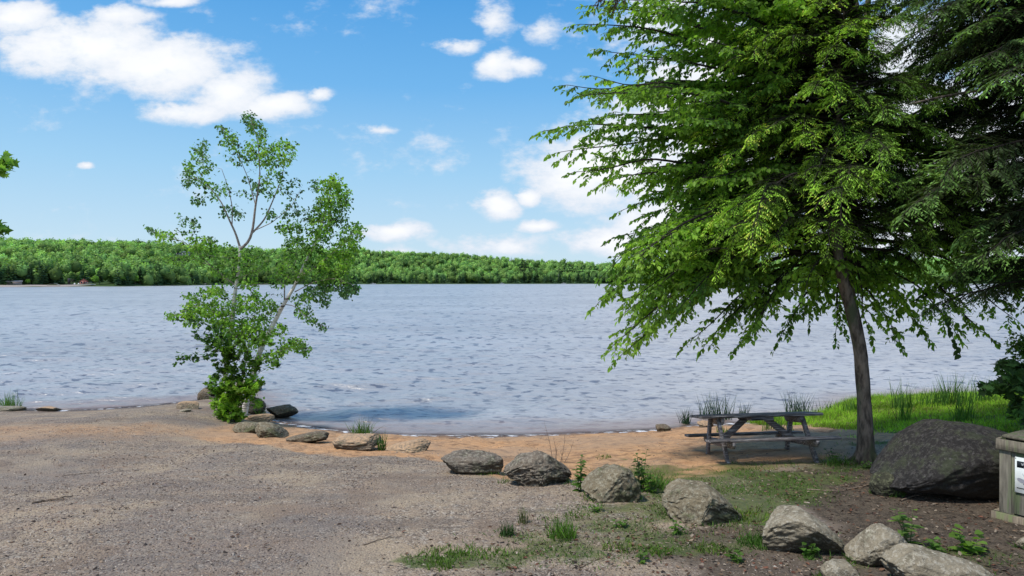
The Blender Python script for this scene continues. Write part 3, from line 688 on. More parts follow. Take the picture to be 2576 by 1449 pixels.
def limb_spray(wood, lf, P, r, L0, size, colf, gap=.13, tgap=.10, r0=.02, sec=(.25, 1.0), ang=50, smax=.85):
    """a leafy limb: side shoots in a drooping plane, tertiary shoots, leaves hanging in two rows"""
    m = len(P); wood.tube(P, np.linspace(r0, .004, m), 6, (1, 1, 1), cap=False)
    Ltot = np.linalg.norm(np.diff(P, axis=0), axis=1).sum(); kk = max(3, int(Ltot * (sec[1] - sec[0]) / gap)); O, D, C = [], [], []
    tn = r.normal() * .25
    for j in range(kk + 1):
        s = sec[0] + (sec[1] - sec[0]) * j / kk; x = s * (m - 1); i = min(int(x), m - 2); q = P[i] + (P[i + 1] - P[i]) * (x - i)
        ax = unit(P[i + 1] - P[i]); sid = unit(np.cross(ax, np.array([0, .0, 1.]))); sg = 1 if j % 2 else -1
        if r.uniform() < .14 and j < kk: continue
        a = math.radians(ang + r.normal() * 18); l = min(L0 * (1.08 - s) ** .75 * r.uniform(.45, 1.35), smax) + .10
        if j == kk: d = ax; l = .22
        else: d = unit(ax * math.cos(a) + sid * sg * math.sin(a) + np.array([0, 0, -.05 + tn * sg + .12 * r.normal()]))
        e = q + d * l + np.array([0, 0, -.20 * l * l - .04]); T_ = curve(q, e, .05, 5, .02, r); wood.tube(T_, [.006, .005, .004, .003, .002], 3, cap=False)
        subs = [(T_, l)]
        nt_ = int(l / tgap)
        for h in range(1, nt_):
            s2 = h / nt_; qq = T_[0] + (T_[-1] - T_[0]) * s2 + np.array([0, 0, .05 * 4 * s2 * (1 - s2) * l]); sg2 = 1 if h % 2 else -1
            a2 = math.radians(48 + r.normal() * 10); d2 = unit(d * math.cos(a2) + np.cross(d, np.array([0, 0, 1.])) * sg2 * math.sin(a2) + np.array([0, 0, -.1 + .12 * r.normal()]))
            l2 = (.10 + .32 * l * (1 - s2)) * r.uniform(.7, 1.2); T2_ = curve(qq, qq + d2 * l2 + np.array([0, 0, -.25 * l2 * l2 - .01]), 0, 3); wood.tube(T2_, [.003, .0025, .0015], 3, cap=False); subs.append((T2_, l2))
        for (TT, l_) in subs:
            k = max(2, int(l_ / .026)); s3 = np.linspace(.12, 1, k); base = TT[0] + (TT[-1] - TT[0]) * s3[:, None]
            if len(TT) > 3: base[:, 2] += .05 * 4 * s3 * (1 - s3) * l_
            dd_ = unit(TT[-1] - TT[0]); sd = unit(np.cross(dd_, np.array([0, 0, 1.])))
            sgn = np.where(np.arange(k) % 2, 1, -1)[:, None]
            dv = dd_ * .6 + sd * sgn * .65 + np.array([0, 0, -.6]) + .42 * r.normal(size=(k, 3))
            dv[-1] = dd_ + np.array([0, 0, -.5]); O.append(base); D.append(dv); C.append(colf(base, r))
    O = np.concatenate(O); D = np.concatenate(D); C = np.concatenate(C)
    leaves(lf, O, D, size * r.uniform(.5, 1.3, len(O)), C, roll=.6, wid=1.15)

def needle_branch(wood, lf, p0, az, L, r, up0=.25, droop=.5, c_in=(.02, .03, .012), c_out=(.2, .32, .04), dens=1.0, kl=.055, kw=.020, r0=.014, start=.12, flat=.0, lwid=.5, hang=.3, cin_s=.45, kgap=.021):
    m = 14; s = np.linspace(0, 1, m); h = np.array([math.cos(az), math.sin(az), 0])
    P = np.array(tuple(p0))[None] + h[None] * (L * s)[:, None] * (1 - .12 * s[:, None] ** 2)
    P[:, 2] += L * (up0 * s - droop * s ** 2.0); P += np.cumsum(r.normal(size=(m, 3)) * .008 * L, 0) * np.array([1, 1, .5])
    wood.tube(P, np.linspace(r0 + .004 * L, .003, m), 5, cap=False)
    nl = int(L / (.075 / dens)); sd = unit(np.cross(h, np.array([0, 0, 1.])) + np.array([0, 0, .38 * r.normal()]))
    Os, Ds, Cs, Ls = [], [], [], []
    for j in range(2 * nl):
        s_ = start + (1 - start) * (j + .5 * r.uniform()) / (2 * nl); x = s_ * (m - 1); i = min(int(x), m - 2); q = P[i] + (P[i + 1] - P[i]) * (x - i)
        ax = unit(P[i + 1] - P[i]); sg = 1 if j % 2 else -1; prof = (1 - s_) ** .62 * min(1, .35 + s_ * 2.4)
        l = (lwid * L * prof + .09) * r.uniform(.6, 1.15); a = math.radians(52 + 16 * r.normal())
        d = unit(ax * math.cos(a) + sd * sg * math.sin(a) + np.array([0, 0, -hang * r.uniform(-.3, 1.5)]))
        e = q + d * l; e[2] -= .3 * l * l
        k = max(3, int(l / kgap)); s2 = np.linspace(.05, 1, k); B = q + (e - q) * s2[:, None]; B[:, 2] += .1 * l * 4 * s2 * (1 - s2)
        dl = unit(e - q); sd2 = unit(np.cross(dl, np.array([0, 0, 1.])))
        sgn = np.where(np.arange(k) % 2, 1, -1)[:, None]
        dv = dl * .85 + sd2 * sgn * .8 + np.array([0, 0, -.22]) + .16 * r.normal(size=(k, 3))
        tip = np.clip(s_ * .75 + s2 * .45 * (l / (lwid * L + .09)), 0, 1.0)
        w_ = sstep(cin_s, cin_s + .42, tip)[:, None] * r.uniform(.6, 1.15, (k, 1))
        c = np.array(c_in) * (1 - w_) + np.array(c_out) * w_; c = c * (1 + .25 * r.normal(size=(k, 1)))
        Os.append(B); Ds.append(dv); Cs.append(c); Ls.append(kl * (1.15 - .55 * s2) * r.uniform(.75, 1.3, k) * (1 + .35 * (r.uniform(size=k) < .2)))
        if j % 2 == 0 or l > .25: wood.tube([q, (q + e) / 2 + np.array([0, 0, .1 * l]), e], [.004, .003, .0015], 3, cap=False)
    Os = np.concatenate(Os); Ds = unit(np.concatenate(Ds)); Cs = np.clip(np.concatenate(Cs), .006, .8); Ls = np.concatenate(Ls)
    U = np.array([0, 0, 1.]) + .45 * r.normal(size=(len(Os), 3)); Yv = unit(np.cross(U, Ds)); Zv = np.cross(Ds, Yv)
    pn = np.clip(1.05 + .75 * fbm(Os * 1.9, 61, 2)[:, None], .35, 1.6)
    lf.inst(KITE, KITEF, Os, Ds * Ls[:, None], Yv * (kw * r.uniform(.7, 1.2, (len(Os), 1))), Zv * Ls[:, None], np.clip(Cs * pn, .006, .85))
    return P

# ------------------------------------------------------------------ hemlock with the visible trunk
HB = ground(2178, 1163); YH = HB.y; print('hemlock base', HB)
hp = [at(2178, 1185, YH)] + [at(u, v, YH + dy) for u, v, dy in [(2178, 1120, 0), (2178, 1050, .02), (2171, 960, .04), (2163, 870, .06), (2143, 780, .08), (2118, 700, .06), (2106, 640, .0), (2102, 560, 0), (2106, 420, 0), (2112, 280, 0), (2110, 150, 0), (2122, 40, 0), (2134, -45, 0)]]
HP = smoothpath(hp, 40)
hem = thing('hemlock_tree', HB, 'young hemlock with curved grey trunk and lime green tips beside the picnic table', 'tree')
zr = HP[:, 2] - HB.z
rad = .86 * np.interp(zr, [-.2, 0, .12, .35, .9, 2.0, 3.0, 4.5, 7], [.20, .165, .140, .118, .105, .092, .078, .04, .010])
tk = MB(); tk.tube(HP, rad, 18, wob=.12)
for a in np.arange(6) * 1.05 + .3:   # root flare
    c0 = np.array(tuple(HB)); e = c0 + np.array([math.cos(a) * .27, math.sin(a) * .27, -.06]); tk.tube([c0 + np.array([math.cos(a) * .05, math.sin(a) * .05, .20]), c0 + np.array([math.cos(a) * .13, math.sin(a) * .13, .04]), e], [.05, .045, .02], 8)
tk.build('trunk', M_bark, hem, True, HB)
wd, lf = MB(), MB(); r = np.random.default_rng(21)
for k in range(190):
    f = (k + r.uniform()) / 190; z = 4.05 + f * (HP[-1][2] - 4.15)
    if r.uniform() < .18: continue
    i = np.argmin(abs(HP[:, 2] - z)); p0 = HP[i].copy(); p0[2] = z
    az = k * 2.399 + r.normal() * .3
    toL = math.cos(az) < .15
    Lm = .30 + 2.25 * (1 - f) ** (.44 if toL else .62)
    Lm *= (1.0 if toL else .95) * r.uniform(.55, 1.12) * (1 if math.sin(az) > -.6 else .75)
    low = f < .10
    if low: Lm *= .8
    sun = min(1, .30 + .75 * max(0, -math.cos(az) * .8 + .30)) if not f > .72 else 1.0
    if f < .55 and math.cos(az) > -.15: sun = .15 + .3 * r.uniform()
    c_out = np.array([.46, .84, .08]) * sun + np.array([.20, .35, .08]) * (1 - sun)  # sun and shade painted into the tip colour by bough direction
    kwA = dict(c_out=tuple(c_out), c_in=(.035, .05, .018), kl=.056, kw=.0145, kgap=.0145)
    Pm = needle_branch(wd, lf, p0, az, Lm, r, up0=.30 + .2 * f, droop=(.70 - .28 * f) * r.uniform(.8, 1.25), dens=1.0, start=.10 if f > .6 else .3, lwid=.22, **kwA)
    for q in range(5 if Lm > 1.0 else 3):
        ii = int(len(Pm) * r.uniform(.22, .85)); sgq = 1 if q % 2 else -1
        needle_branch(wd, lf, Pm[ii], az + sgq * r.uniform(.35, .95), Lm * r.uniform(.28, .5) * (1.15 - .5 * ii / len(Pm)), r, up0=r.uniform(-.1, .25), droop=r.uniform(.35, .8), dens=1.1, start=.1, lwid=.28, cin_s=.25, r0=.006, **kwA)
wd.build('branches', M_darkbark, hem, False, HB); o = lf.build('foliage', M_needle, hem, False, HB)

# ------------------------------------------------------------------ broadleaf tree right behind it
BB = HB + Vector((.62 * HB.x / HB.y, .62, 0)); BB.z = gz(BB.x, BB.y)
YB = BB.y
bp_ = [BB + Vector((0, 0, -.15)), BB + Vector((0, 0, .5)), at(2176, 960, YB), at(2166, 870, YB), at(2148, 780, YB), at(2128, 700, YB + .1), at(2125, 600, YB + .2), at(2140, 450, YB + .3), at(2165, 250, YB + .4), at(2180, 50, YB + .5), at(2200, -200, YB + .5), at(2210, -450, YB + .5)]
BP = smoothpath(bp_, 40)
bt = thing('broadleaf_tree', BB, 'large broadleaf tree behind the hemlock, its leafy boughs reaching left over the water', 'tree')
tk = MB(); tk.tube(BP, np.interp(BP[:, 2] - BB.z, [-.2, .1, 1, 3, 6, 9], [.12, .09, .075, .07, .05, .02]), 14, wob=.1); tk.build('trunk', M_bark, bt, True, BB)
def bcol(P, r):
    g = np.clip(.5 + .7 * fbm(P * 1.3, 9, 2)[:, None], 0, 1)
    c = np.array([.12, .25, .045]) * (1 - g) + np.array([.32, .54, .07]) * g
    return c * r.uniform(.55, 1.35, (len(P), 1))
wd, lf = MB(), MB(); r = np.random.default_rng(5)
tips = [(1453, 14, .3), (1418, 61, .6), (1392, 215, .2), (1334, 328, 0), (1369, 382, .6), (1411, 432, .2), (1479, 460, -.3), (1501, 288, .8), (1526, 527, .3), (1512, 595, .5), (1485, 680, .2), (1483, 746, .6),
        (1452, 789, .1), (1530, 805, -.3), (1491, 894, -.2), (1510, 920, .2), (1682, 885, .6), (1728, 887, .2), (1811, 887, -.4), (1912, 871, .3), (1985, 815, .6), (2050, 784, 1.0), (1478, 130, .5),
        (2103, 832, .8), (2183, 822, -.4), (2252, 838, -.2), (2322, 832, .3), (2400, 830, .2), (2475, 833, -.3), (2550, 800, .4), (2620, 780, 0)]
edge_v = [-200, 14, 61, 140, 215, 328, 432, 500, 560, 620, 700, 789, 850, 894]; edge_u = [1500, 1453, 1418, 1500, 1392, 1334, 1411, 1540, 1545, 1512, 1490, 1452, 1540, 1491]
for k in range(104):
    v = r.uniform(-260, 870) if k > 8 else r.uniform(-400, -100); uL = np.interp(v, edge_v, edge_u); tips.append((uL + 40 + (2080 - uL) * .9 * r.uniform(0, 1) ** 1.25, v, r.uniform(-1.3, 2.3)))
for k in range(16): tips.append((r.uniform(2150, 2600), r.uniform(100, 770), r.uniform(-.2, 2.6)))
for (u, v, dy) in tips:
    if u < 2090: u += 44 + (10 if v > 700 else 0); v -= 28 if v > 700 else 0
    vo = 430 + (v - 430) * .50 + r.normal() * 20; vo = min(vo, 690)
    zt = at(0, vo, YB).z; i = np.argmin(abs(BP[:, 2] - zt)); p0 = BP[i]; p1 = at(u, v, YB + dy)
    Lb = np.linalg.norm(np.array(p1) - p0); P = smoothpath(curve(p0, p1, .05 + .09 * (v > 600) , 9, .018, r), 22)
    limb_spray(wd, lf, P, r, .34 * Lb * .5 + .30, .080, bcol, gap=.100, r0=.012 + .008 * Lb, sec=(.30 if Lb > 2 else .15, 1.0))
# one hanging strand with rounder leaves on the right
st0 = at(2385, 800, YB - 1.2); P = smoothpath([st0, at(2390, 835, YB - 1.2), at(2405, 865, YB - 1.2), at(2416, 892, YB - 1.2)], 10); wd.tube(P, .003, 4)
leaves(lf, P, np.array([0, 0, -1.]) + .5 * r.normal(size=(10, 3)), .10, np.array([.05, .10, .03]) * np.ones((10, 3)), BLEAF, LEAFF)
wd.build('branches', M_darkbark, bt, False, BB); lf.build('foliage', M_leaf, bt, False, BB)

# ------------------------------------------------------------------ big dark hemlock whose trunk stands just beyond the right edge
DB = drop(7.6, 8.6); dt = thing('hemlock_tree', DB, 'big dark hemlock leaning its shaded boughs in from the upper right', 'tree')
tk = MB(); TP = np.array([[7.6, 8.6, DB.z - .2], [7.58, 8.6, 3], [7.5, 8.65, 7], [7.45, 8.6, 13]]); TP = smoothpath(TP, 24); tk.tube(TP, np.linspace(.30, .10, 24), 16, wob=.1); tk.build('trunk', M_bark, dt, True, DB)
wd, lf = MB(), MB(); r = np.random.default_rng(33)
for k in range(205):
    f = r.uniform() ** .9; z = 3.2 + f * 7.0; az = PI + r.normal() * .95 + (.10 if k % 3 else -.3)
    L = (1.9 + 2.2 * r.uniform()) * (1 - .25 * f)
    if z < 4.0: L *= .8
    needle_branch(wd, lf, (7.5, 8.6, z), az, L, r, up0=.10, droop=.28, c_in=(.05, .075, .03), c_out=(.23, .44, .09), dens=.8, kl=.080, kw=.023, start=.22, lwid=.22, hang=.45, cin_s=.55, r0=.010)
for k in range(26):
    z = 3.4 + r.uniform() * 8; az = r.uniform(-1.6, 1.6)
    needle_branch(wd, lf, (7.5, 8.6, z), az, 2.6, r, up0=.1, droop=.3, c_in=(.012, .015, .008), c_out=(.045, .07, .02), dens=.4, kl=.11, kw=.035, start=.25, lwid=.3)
# bare pale limb and the long bough whose dark end hangs at the top of the view
wd2 = MB(); P = smoothpath([Vector((7.5, 8.6, 5.5)), at(2576, 205, 8.3), at(2460, 228, 8.2), at(2350, 246, 8.1), at(2290, 262, 8.05)], 20); wd2.tube(P, np.linspace(.035, .010, 20), 8); wd2.build('bare_limb', M_bark, dt, True, DB)
P = smoothpath([Vector((7.5, 8.6, 8.4)), at(2300, -330, 8.2), at(1900, -160, 8), at(1620, -60, 7.9)], 20); wd.tube(P, np.linspace(.05, .012, 20), 6)
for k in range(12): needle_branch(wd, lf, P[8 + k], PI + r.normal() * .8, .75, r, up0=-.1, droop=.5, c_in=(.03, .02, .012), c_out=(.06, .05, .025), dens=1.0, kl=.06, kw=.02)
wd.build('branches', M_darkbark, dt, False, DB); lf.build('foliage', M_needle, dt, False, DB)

# ------------------------------------------------------------------ maple branches at the right edge, leafy tree at the left edge
MBp = drop(7.15, 8.95); mt = thing('maple_tree', MBp, 'dark leaved maple sapling at the right edge above the grass', 'tree')
wd, lf = MB(), MB(); r = np.random.default_rng(44)
st_ = smoothpath([MBp + Vector((0, 0, -.1)), at(2700, 950, 8.95), at(2680, 800, 8.95)], 14); tk = MB(); tk.tube(st_, np.linspace(.04, .02, 14), 8); tk.build('trunk', M_bark, mt, True, MBp)
A = np.concatenate([ellpts(r, c, a, b, k, 8.9, .3) for c, a, b, k in [((2575, 1000), 45, 35, 26), ((2550, 955), 40, 22, 22), ((2500, 970), 40, 14, 16), ((2590, 920), 50, 30, 22), ((2625, 860), 60, 60, 26), ((2570, 1050), 18, 18, 6), ((2530, 915), 22, 16, 9)]])
tw = grow(wd, st_, A, r, .005); twig_leaves(lf, tw, r, 6, .105, (.11, .22, .07), MAPLE, MAPLEF, down=.9, var=.3)
A = ellpts(r, (2562, 870), 30, 40, 40, 8.9, .25); tw = grow(wd, st_, A, r, .004); twig_leaves(lf, tw, r, 6, .05, (.13, .24, .04), BLEAF, LEAFF)
wd.build('branches', M_darkbark, mt, False, MBp); lf.build('foliage', M_leaf, mt, False, MBp)
LB = drop(-4.1, 3.2); lt = thing('leafy_tree', LB, 'leafy tree beyond the left edge showing only two leaf tips against the sky', 'tree')
wd, lf = MB(), MB(); r = np.random.default_rng(45)
st_ = smoothpath([LB + Vector((0, 0, -.1)), LB + Vector((.03, 0, 1.2)), LB + Vector((-.03, 0, 2.4)), LB + Vector((.05, 0, 3.6)), LB + Vector((.0, 0, 4.6))], 24); tk = MB(); tk.tube(st_, np.linspace(.09, .02, 24), 12, wob=.1); tk.build('trunk', M_bark, lt, True, LB)
lm1 = smoothpath([st_[9], at(-500, 640, 3.2), at(-200, 600, 3.2), at(-40, 580, 3.2)], 14); lm2 = smoothpath([st_[11], at(-500, 480, 3.2), at(-220, 440, 3.2), at(-40, 436, 3.2)], 14)
for q in (lm1, lm2): wd.tube(q, np.linspace(.016, .005, 14), 6)
A = np.concatenate([ellpts(r, c, a, b, k, 3.2, ry) for c, a, b, k, ry in [((16, 404), 13, 14, 6, .1), ((-6, 430), 14, 9, 7, .1), ((-60, 440), 50, 40, 22, .1), ((-6, 566), 11, 12, 6, .1), ((-40, 590), 28, 22, 12, .1), ((-150, 500), 90, 110, 40, .2), ((-420, 380), 260, 330, 130, .4), ((-820, 300), 420, 500, 240, .5)]])
tw = grow(wd, np.concatenate([st_[8:], lm1, lm2]), A, r, .003); twig_leaves(lf, tw, r, 6, .038, (.16, .30, .05), MAPLE, MAPLEF, down=.8, var=.35, spread=.03)
wd.build('branches', M_darkbark, lt, False, LB); lf.build('foliage', M_leaf, lt, False, LB)

# ------------------------------------------------------------------ the two birches
def Z1(x, y): return ((400 + x / 2.415) / 1.1925, (300 + y / 2.415) / 1.1925)
def Z2(x, y): return ((400 + x / 2.415) / 1.1925, (780 + y / 2.415) / 1.1925)
def birch(name, Y, base, paths, clusters, label, seed, r0, lsize):
    r = np.random.default_rng(seed)
    B = Vector(base); root = thing(name, B, label, 'tree', 'birches on the gravel point')
    tk = MB(); wd = MB(); nodes = []
    for i, (pts, ra, rb) in enumerate(paths):
        P = smoothpath([at(*p, Y + dy) for (p, dy) in pts], 26)
        (tk if i == 0 or rb > .008 else wd).tube(P, np.linspace(ra, rb, 26), 10 if i == 0 else 7, wob=.08 if i == 0 else 0); nodes += list(P[8 if i == 0 else 3:])
    lf = MB(); tw = []
    for (c, a, b, k, col) in clusters:
        if 605 < c[1] < 735: k = k * 1.7
        col = np.array(col) * 1.12
        A = ellpts(r, c, a / 2.6, b / 2.6, int(k * 2.1 + 2), Y, .6)
        tw_ = grow(wd, np.array(nodes), A, r, .0035, .03, .035); nodes += [p[-1] for p in tw_]
        twig_leaves(lf, tw_, r, 5.5, lsize, col, BLEAF, LEAFF, down=1.1, tail=.8, var=.38, spread=.08)
    tk.build('trunk', M_birch, root, True, B); wd.build('branches', M_twigp, root, False, B); lf.build('foliage', M_leaf, root, False, B)
M_twigp = solid_mat('birch_twig', (.22, .17, .14), (.42, .36, .31), 20, .8, .2)
GB1 = ground(583, 1040); GB2 = ground(614, 1046); YB1 = GB1.y; print('birch', GB1, GB2)
D1 = (.15, .29, .06); D2 = (.22, .39, .06); D3 = (.10, .20, .08)
birch('birch_tree', YB1, GB1, [
    ([((583, 1050), 0), (Z2(660, 870), 0), (Z2(690, 640), 0), (Z2(715, 480), 0), (Z2(735, 240), 0), (Z2(760, 90), 0), (Z1(775, 1180), 0), (Z1(772, 1060), 0)], .075, .030),
    ([(Z1(775, 1075), 0), (Z1(740, 960), 0), (Z1(700, 880), .05), (Z1(640, 740), .1), (Z1(560, 640), .15), (Z1(440, 560), .2)], .028, .005),
    ([(Z1(715, 905), 0), (Z1(718, 780), -.1), (Z1(690, 640), -.15), (Z1(640, 500), -.2)], .014, .005),
    ([(Z1(772, 1080), 0), (Z1(835, 1045), 0), (Z1(865, 950), 0), (Z1(885, 760), 0), (Z1(920, 560), -.1), (Z1(905, 300), -.1), (Z1(850, 140), -.1)], .034, .005),
    ([(Z1(865, 960), 0), (Z1(950, 870), .1), (Z1(1010, 730), .1), (Z1(1080, 560), .15), (Z1(1100, 380), .2)], .022, .005),
    ([(Z1(890, 940), 0), (Z1(1000, 890), -.2), (Z1(1140, 780), -.3), (Z1(1210, 660), -.3)], .012, .004),
    ([(Z1(885, 760), 0), (Z1(830, 560), .1), (Z1(760, 400), .1), (Z1(700, 270), .1), (Z1(640, 200), .1)], .012, .004),
    ([(Z1(740, 1345), 0), (Z1(650, 1270), .1), (Z1(560, 1200), .2), (Z1(500, 1140), .2), (Z1(380, 1030), .2), (Z1(200, 980), .2), (Z1(110, 940), .2)], .020, .004),
    ([(Z1(560, 1200), .2), (Z1(430, 1150), .3), (Z1(300, 1130), .3)], .009, .004),
    ([(Z1(745, 1300), 0), (Z1(840, 1260), -.1), (Z1(950, 1200), -.2)], .010, .004),
    ([(Z1(745, 1370), 0), (Z1(850, 1340), -.2), (Z1(980, 1330), -.2)], .009, .004),
    ([(Z2(715, 480), 0), (Z2(600, 380), -.2), (Z2(450, 330), -.3), (Z2(300, 400), -.3)], .012, .004),
    ([(Z2(700, 600), 0), (Z2(800, 500), -.3), (Z2(900, 480), -.35)], .012, .004),
    ([(Z2(690, 700), 0), (Z2(560, 620), -.2), (Z2(450, 610), -.2)], .010, .004)],
    [(Z1(470, 480), 100, 150, 34, D1), (Z1(500, 340), 45, 45, 9, D3), (Z1(400, 560), 60, 60, 12, D3), (Z1(640, 200), 35, 25, 5, D3), (Z1(690, 280), 70, 55, 14, D1), (Z1(850, 140), 70, 60, 13, D3), (Z1(900, 210), 70, 55, 12, D1), (Z1(770, 380), 110, 85, 20, D1),
     (Z1(920, 340), 110, 110, 36, D2), (Z1(1090, 370), 90, 100, 32, D2), (Z1(1000, 500), 120, 100, 24, D1), (Z1(600, 640), 100, 80, 18, D1), (Z1(480, 730), 60, 35, 6, D3), (Z1(850, 640), 90, 80, 12, D3), (Z1(1020, 640), 80, 70, 10, D1), (Z1(1160, 640), 60, 70, 9, D3),
     (Z1(1130, 800), 70, 70, 9, D3), (Z1(780, 820), 60, 50, 6, D3), (Z1(980, 830), 60, 50, 5, D3), (Z1(680, 800), 50, 60, 6, D3), (Z1(120, 945), 35, 20, 5, D3), (Z1(240, 990), 80, 45, 14, D2), (Z1(400, 920), 80, 70, 13, D3), (Z1(470, 1040), 120, 50, 16, D2), (Z1(330, 840), 15, 15, 1, D3),
     (Z1(320, 1150), 80, 45, 9, D1), (Z1(480, 1130), 100, 60, 10, D1), (Z1(640, 1100), 90, 60, 9, D1), (Z1(560, 1010), 50, 40, 5, D3), (Z1(600, 1230), 60, 50, 6, D1), (Z1(700, 1180), 70, 70, 6, D1), (Z1(900, 1200), 90, 60, 10, D1), (Z1(870, 1110), 80, 50, 9, D1),
     (Z1(770, 1130), 60, 60, 8, D1), (Z1(790, 1230), 60, 50, 7, D1), (Z1(690, 1290), 70, 50, 7, D1), (Z1(830, 1330), 80, 40, 8, D2), (Z2(560, 230), 90, 40, 14, D2), (Z2(420, 270), 70, 30, 10, D1), (Z2(500, 370), 180, 70, 66, D2), (Z2(260, 410), 40, 35, 8, D1), (Z2(420, 430), 90, 60, 16, D2), (Z2(680, 330), 130, 90, 38, D2), (Z2(840, 300), 110, 80, 44, D2), (Z2(700, 500), 130, 70, 44, D2), (Z2(860, 480), 130, 90, 60, D2), (Z2(820, 580), 150, 60, 40, D2), (Z2(640, 450), 100, 60, 30, D2), (Z2(590, 560), 60, 40, 14, D1)],
    'white birch with the taller forked crown, left of its leaning neighbour', 51, .085, .070)
birch('birch_tree', GB2.y, GB2, [
    ([((612, 1056), 0), (Z2(825, 980), 0), (Z2(860, 880), 0), (Z2(900, 700), 0), (Z2(960, 560), 0), (Z2(1035, 430), 0), (Z2(1090, 310), 0), (Z2(1160, 215), 0), (Z1(1200, 1280), 0), (Z1(1260, 1140), 0), (Z1(1330, 1010), 0)], .078, .022),
    ([(Z1(1325, 1020), 0), (Z1(1370, 880), 0), (Z1(1410, 740), 0), (Z1(1450, 580), 0)], .026, .005),
    ([(Z2(1095, 300), 0), (Z2(1095, 180), .1), (Z2(1140, 90), .1), (Z1(1170, 1200), .1), (Z1(1190, 1020), .15)], .018, .005),
    ([(Z1(1170, 1390), 0), (Z1(1300, 1320), -.2), (Z1(1450, 1290), -.3), (Z1(1600, 1340), -.3)], .014, .004),
    ([(Z1(1220, 1270), 0), (Z1(1320, 1210), -.2), (Z1(1480, 1080), -.2), (Z1(1600, 950), -.2)], .014, .004),
    ([(Z1(1360, 900), 0), (Z1(1480, 850), .1), (Z1(1540, 760), .1)], .010, .004),
    ([(Z2(1085, 320), 0), (Z2(1160, 330), -.1), (Z2(1240, 400), -.2), (Z2(1380, 500), -.2)], .010, .004),
    ([(Z2(880, 770), 0), (Z2(980, 690), -.2), (Z2(1120, 640), -.3), (Z2(1270, 640), -.3)], .012, .004)],
    [(Z1(1440, 590), 90, 55, 24, D2), (Z1(1450, 690), 120, 90, 52, D2), (Z1(1310, 620), 40, 40, 7, D3), (Z1(1400, 790), 120, 80, 42, D1), (Z1(1530, 740), 50, 90, 12, D1), (Z1(1350, 900), 120, 70, 34, D2), (Z1(1230, 830), 60, 60, 8, D3), (Z1(1150, 930), 110, 60, 24, D1), (Z1(1500, 870), 60, 50, 10, D3),
     (Z1(1590, 960), 90, 70, 26, D2), (Z1(1620, 900), 30, 30, 4, D2), (Z1(1540, 1060), 90, 70, 26, D2), (Z1(1300, 1000), 120, 70, 22, D1), (Z1(1180, 1060), 110, 70, 20, D1), (Z1(1400, 960), 90, 60, 14, D1), (Z1(1330, 1130), 110, 80, 18, D1), (Z1(1450, 1180), 160, 90, 44, D2), (Z1(1300, 1260), 150, 80, 28, D1), (Z1(1480, 1300), 120, 60, 26, D1),
     (Z1(1590, 1370), 50, 35, 9, D3), (Z1(1360, 1380), 110, 40, 16, D3), (Z1(1120, 1200), 80, 80, 14, D1), (Z1(1060, 1300), 80, 60, 12, D1), (Z2(1230, 290), 90, 50, 18, D1), (Z2(1400, 290), 60, 30, 8, D3), (Z2(1530, 230), 50, 35, 8, D3), (Z2(1240, 380), 70, 40, 10, D1), (Z2(1370, 480), 40, 30, 6, D3), (Z2(1300, 430), 50, 25, 6, D1),
     (Z2(1120, 620), 90, 50, 24, D2), (Z2(1240, 640), 50, 35, 11, D1), (Z2(1190, 590), 60, 35, 12, D2), (Z2(1000, 700), 100, 45, 18, D2), (Z2(1040, 500), 60, 50, 12, D2), (Z2(1000, 300), 70, 60, 12, D1), (Z2(980, 400), 60, 40, 9, D1)],
    'white birch leaning right, with the lower narrow crown and thick white base', 52, .10, .070)

# maple shrub at their feet
MS = ground(575, 1058); ms = thing('maple_shrub', MS, 'bright green maple shrub crowding the birch trunks on the gravel point', 'shrub')
wd, lf = MB(), MB(); r = np.random.default_rng(61); stems = []
for k in range(9):
    a = r.uniform(0, 6.28); e = at(r.uniform(540, 650), r.uniform(830, 960), MS.y + r.uniform(-.4, .4)); P = smoothpath([MS + Vector((math.cos(a) * .15, math.sin(a) * .15, -.03)), (MS + e) / 2 + Vector((.1 * math.cos(a), 0, .1)), e], 14); wd.tube(P, np.linspace(.014, .005, 14), 5); stems += list(P[2:])
BR = (.26, .46, .05); MD = (.15, .30, .04)
for (c, a, b, k, col) in [((565, 1005), 42, 40, 60, BR), ((580, 1040), 38, 18, 34, BR), ((600, 975), 55, 35, 60, BR), ((545, 965), 28, 24, 18, MD), ((640, 965), 22, 24, 18, BR), ((600, 915), 60, 30, 46, MD), ((590, 875), 45, 26, 30, MD), ((650, 1010), 14, 16, 7, MD), ((665, 855), 30, 20, 12, MD), ((690, 915), 16, 16, 6, MD), ((560, 870), 35, 22, 14, MD)]:
    A = ellpts(r, c, a, b, int(k * 1.6), MS.y - .05, .4); tw = grow(wd, np.array(stems), A, r, .004); twig_leaves(lf, tw, r, 8, .078, np.array(col) * r.uniform(.6, 1.1), MAPLE, MAPLEF, down=.5, var=.4, roll=.6)
for P in ([at(605, 910, MS.y), at(560, 880, MS.y - .1), at(500, 900, MS.y - .1), at(448, 905, MS.y - .1)], [at(600, 850, MS.y), at(560, 830, MS.y - .1), at(510, 815, MS.y - .1), at(470, 790, MS.y - .1)], [at(600, 870, MS.y), at(540, 850, MS.y), at(480, 845, MS.y)]):
    P = smoothpath(P, 16); wd.tube(P, .005, 4); tw = [curve(P[i], P[i] + r.normal(size=3) * .10 + np.array([0, 0, .02]), 0, 4) for i in range(5, 16) for _ in range(2)]; twig_leaves(lf, tw, r, 4, .085, (.06, .14, .03), MAPLE, MAPLEF, down=.9)
wd.build('stems', M_darkbark, ms, False, MS); lf.build('foliage', M_leaf, ms, False, MS)

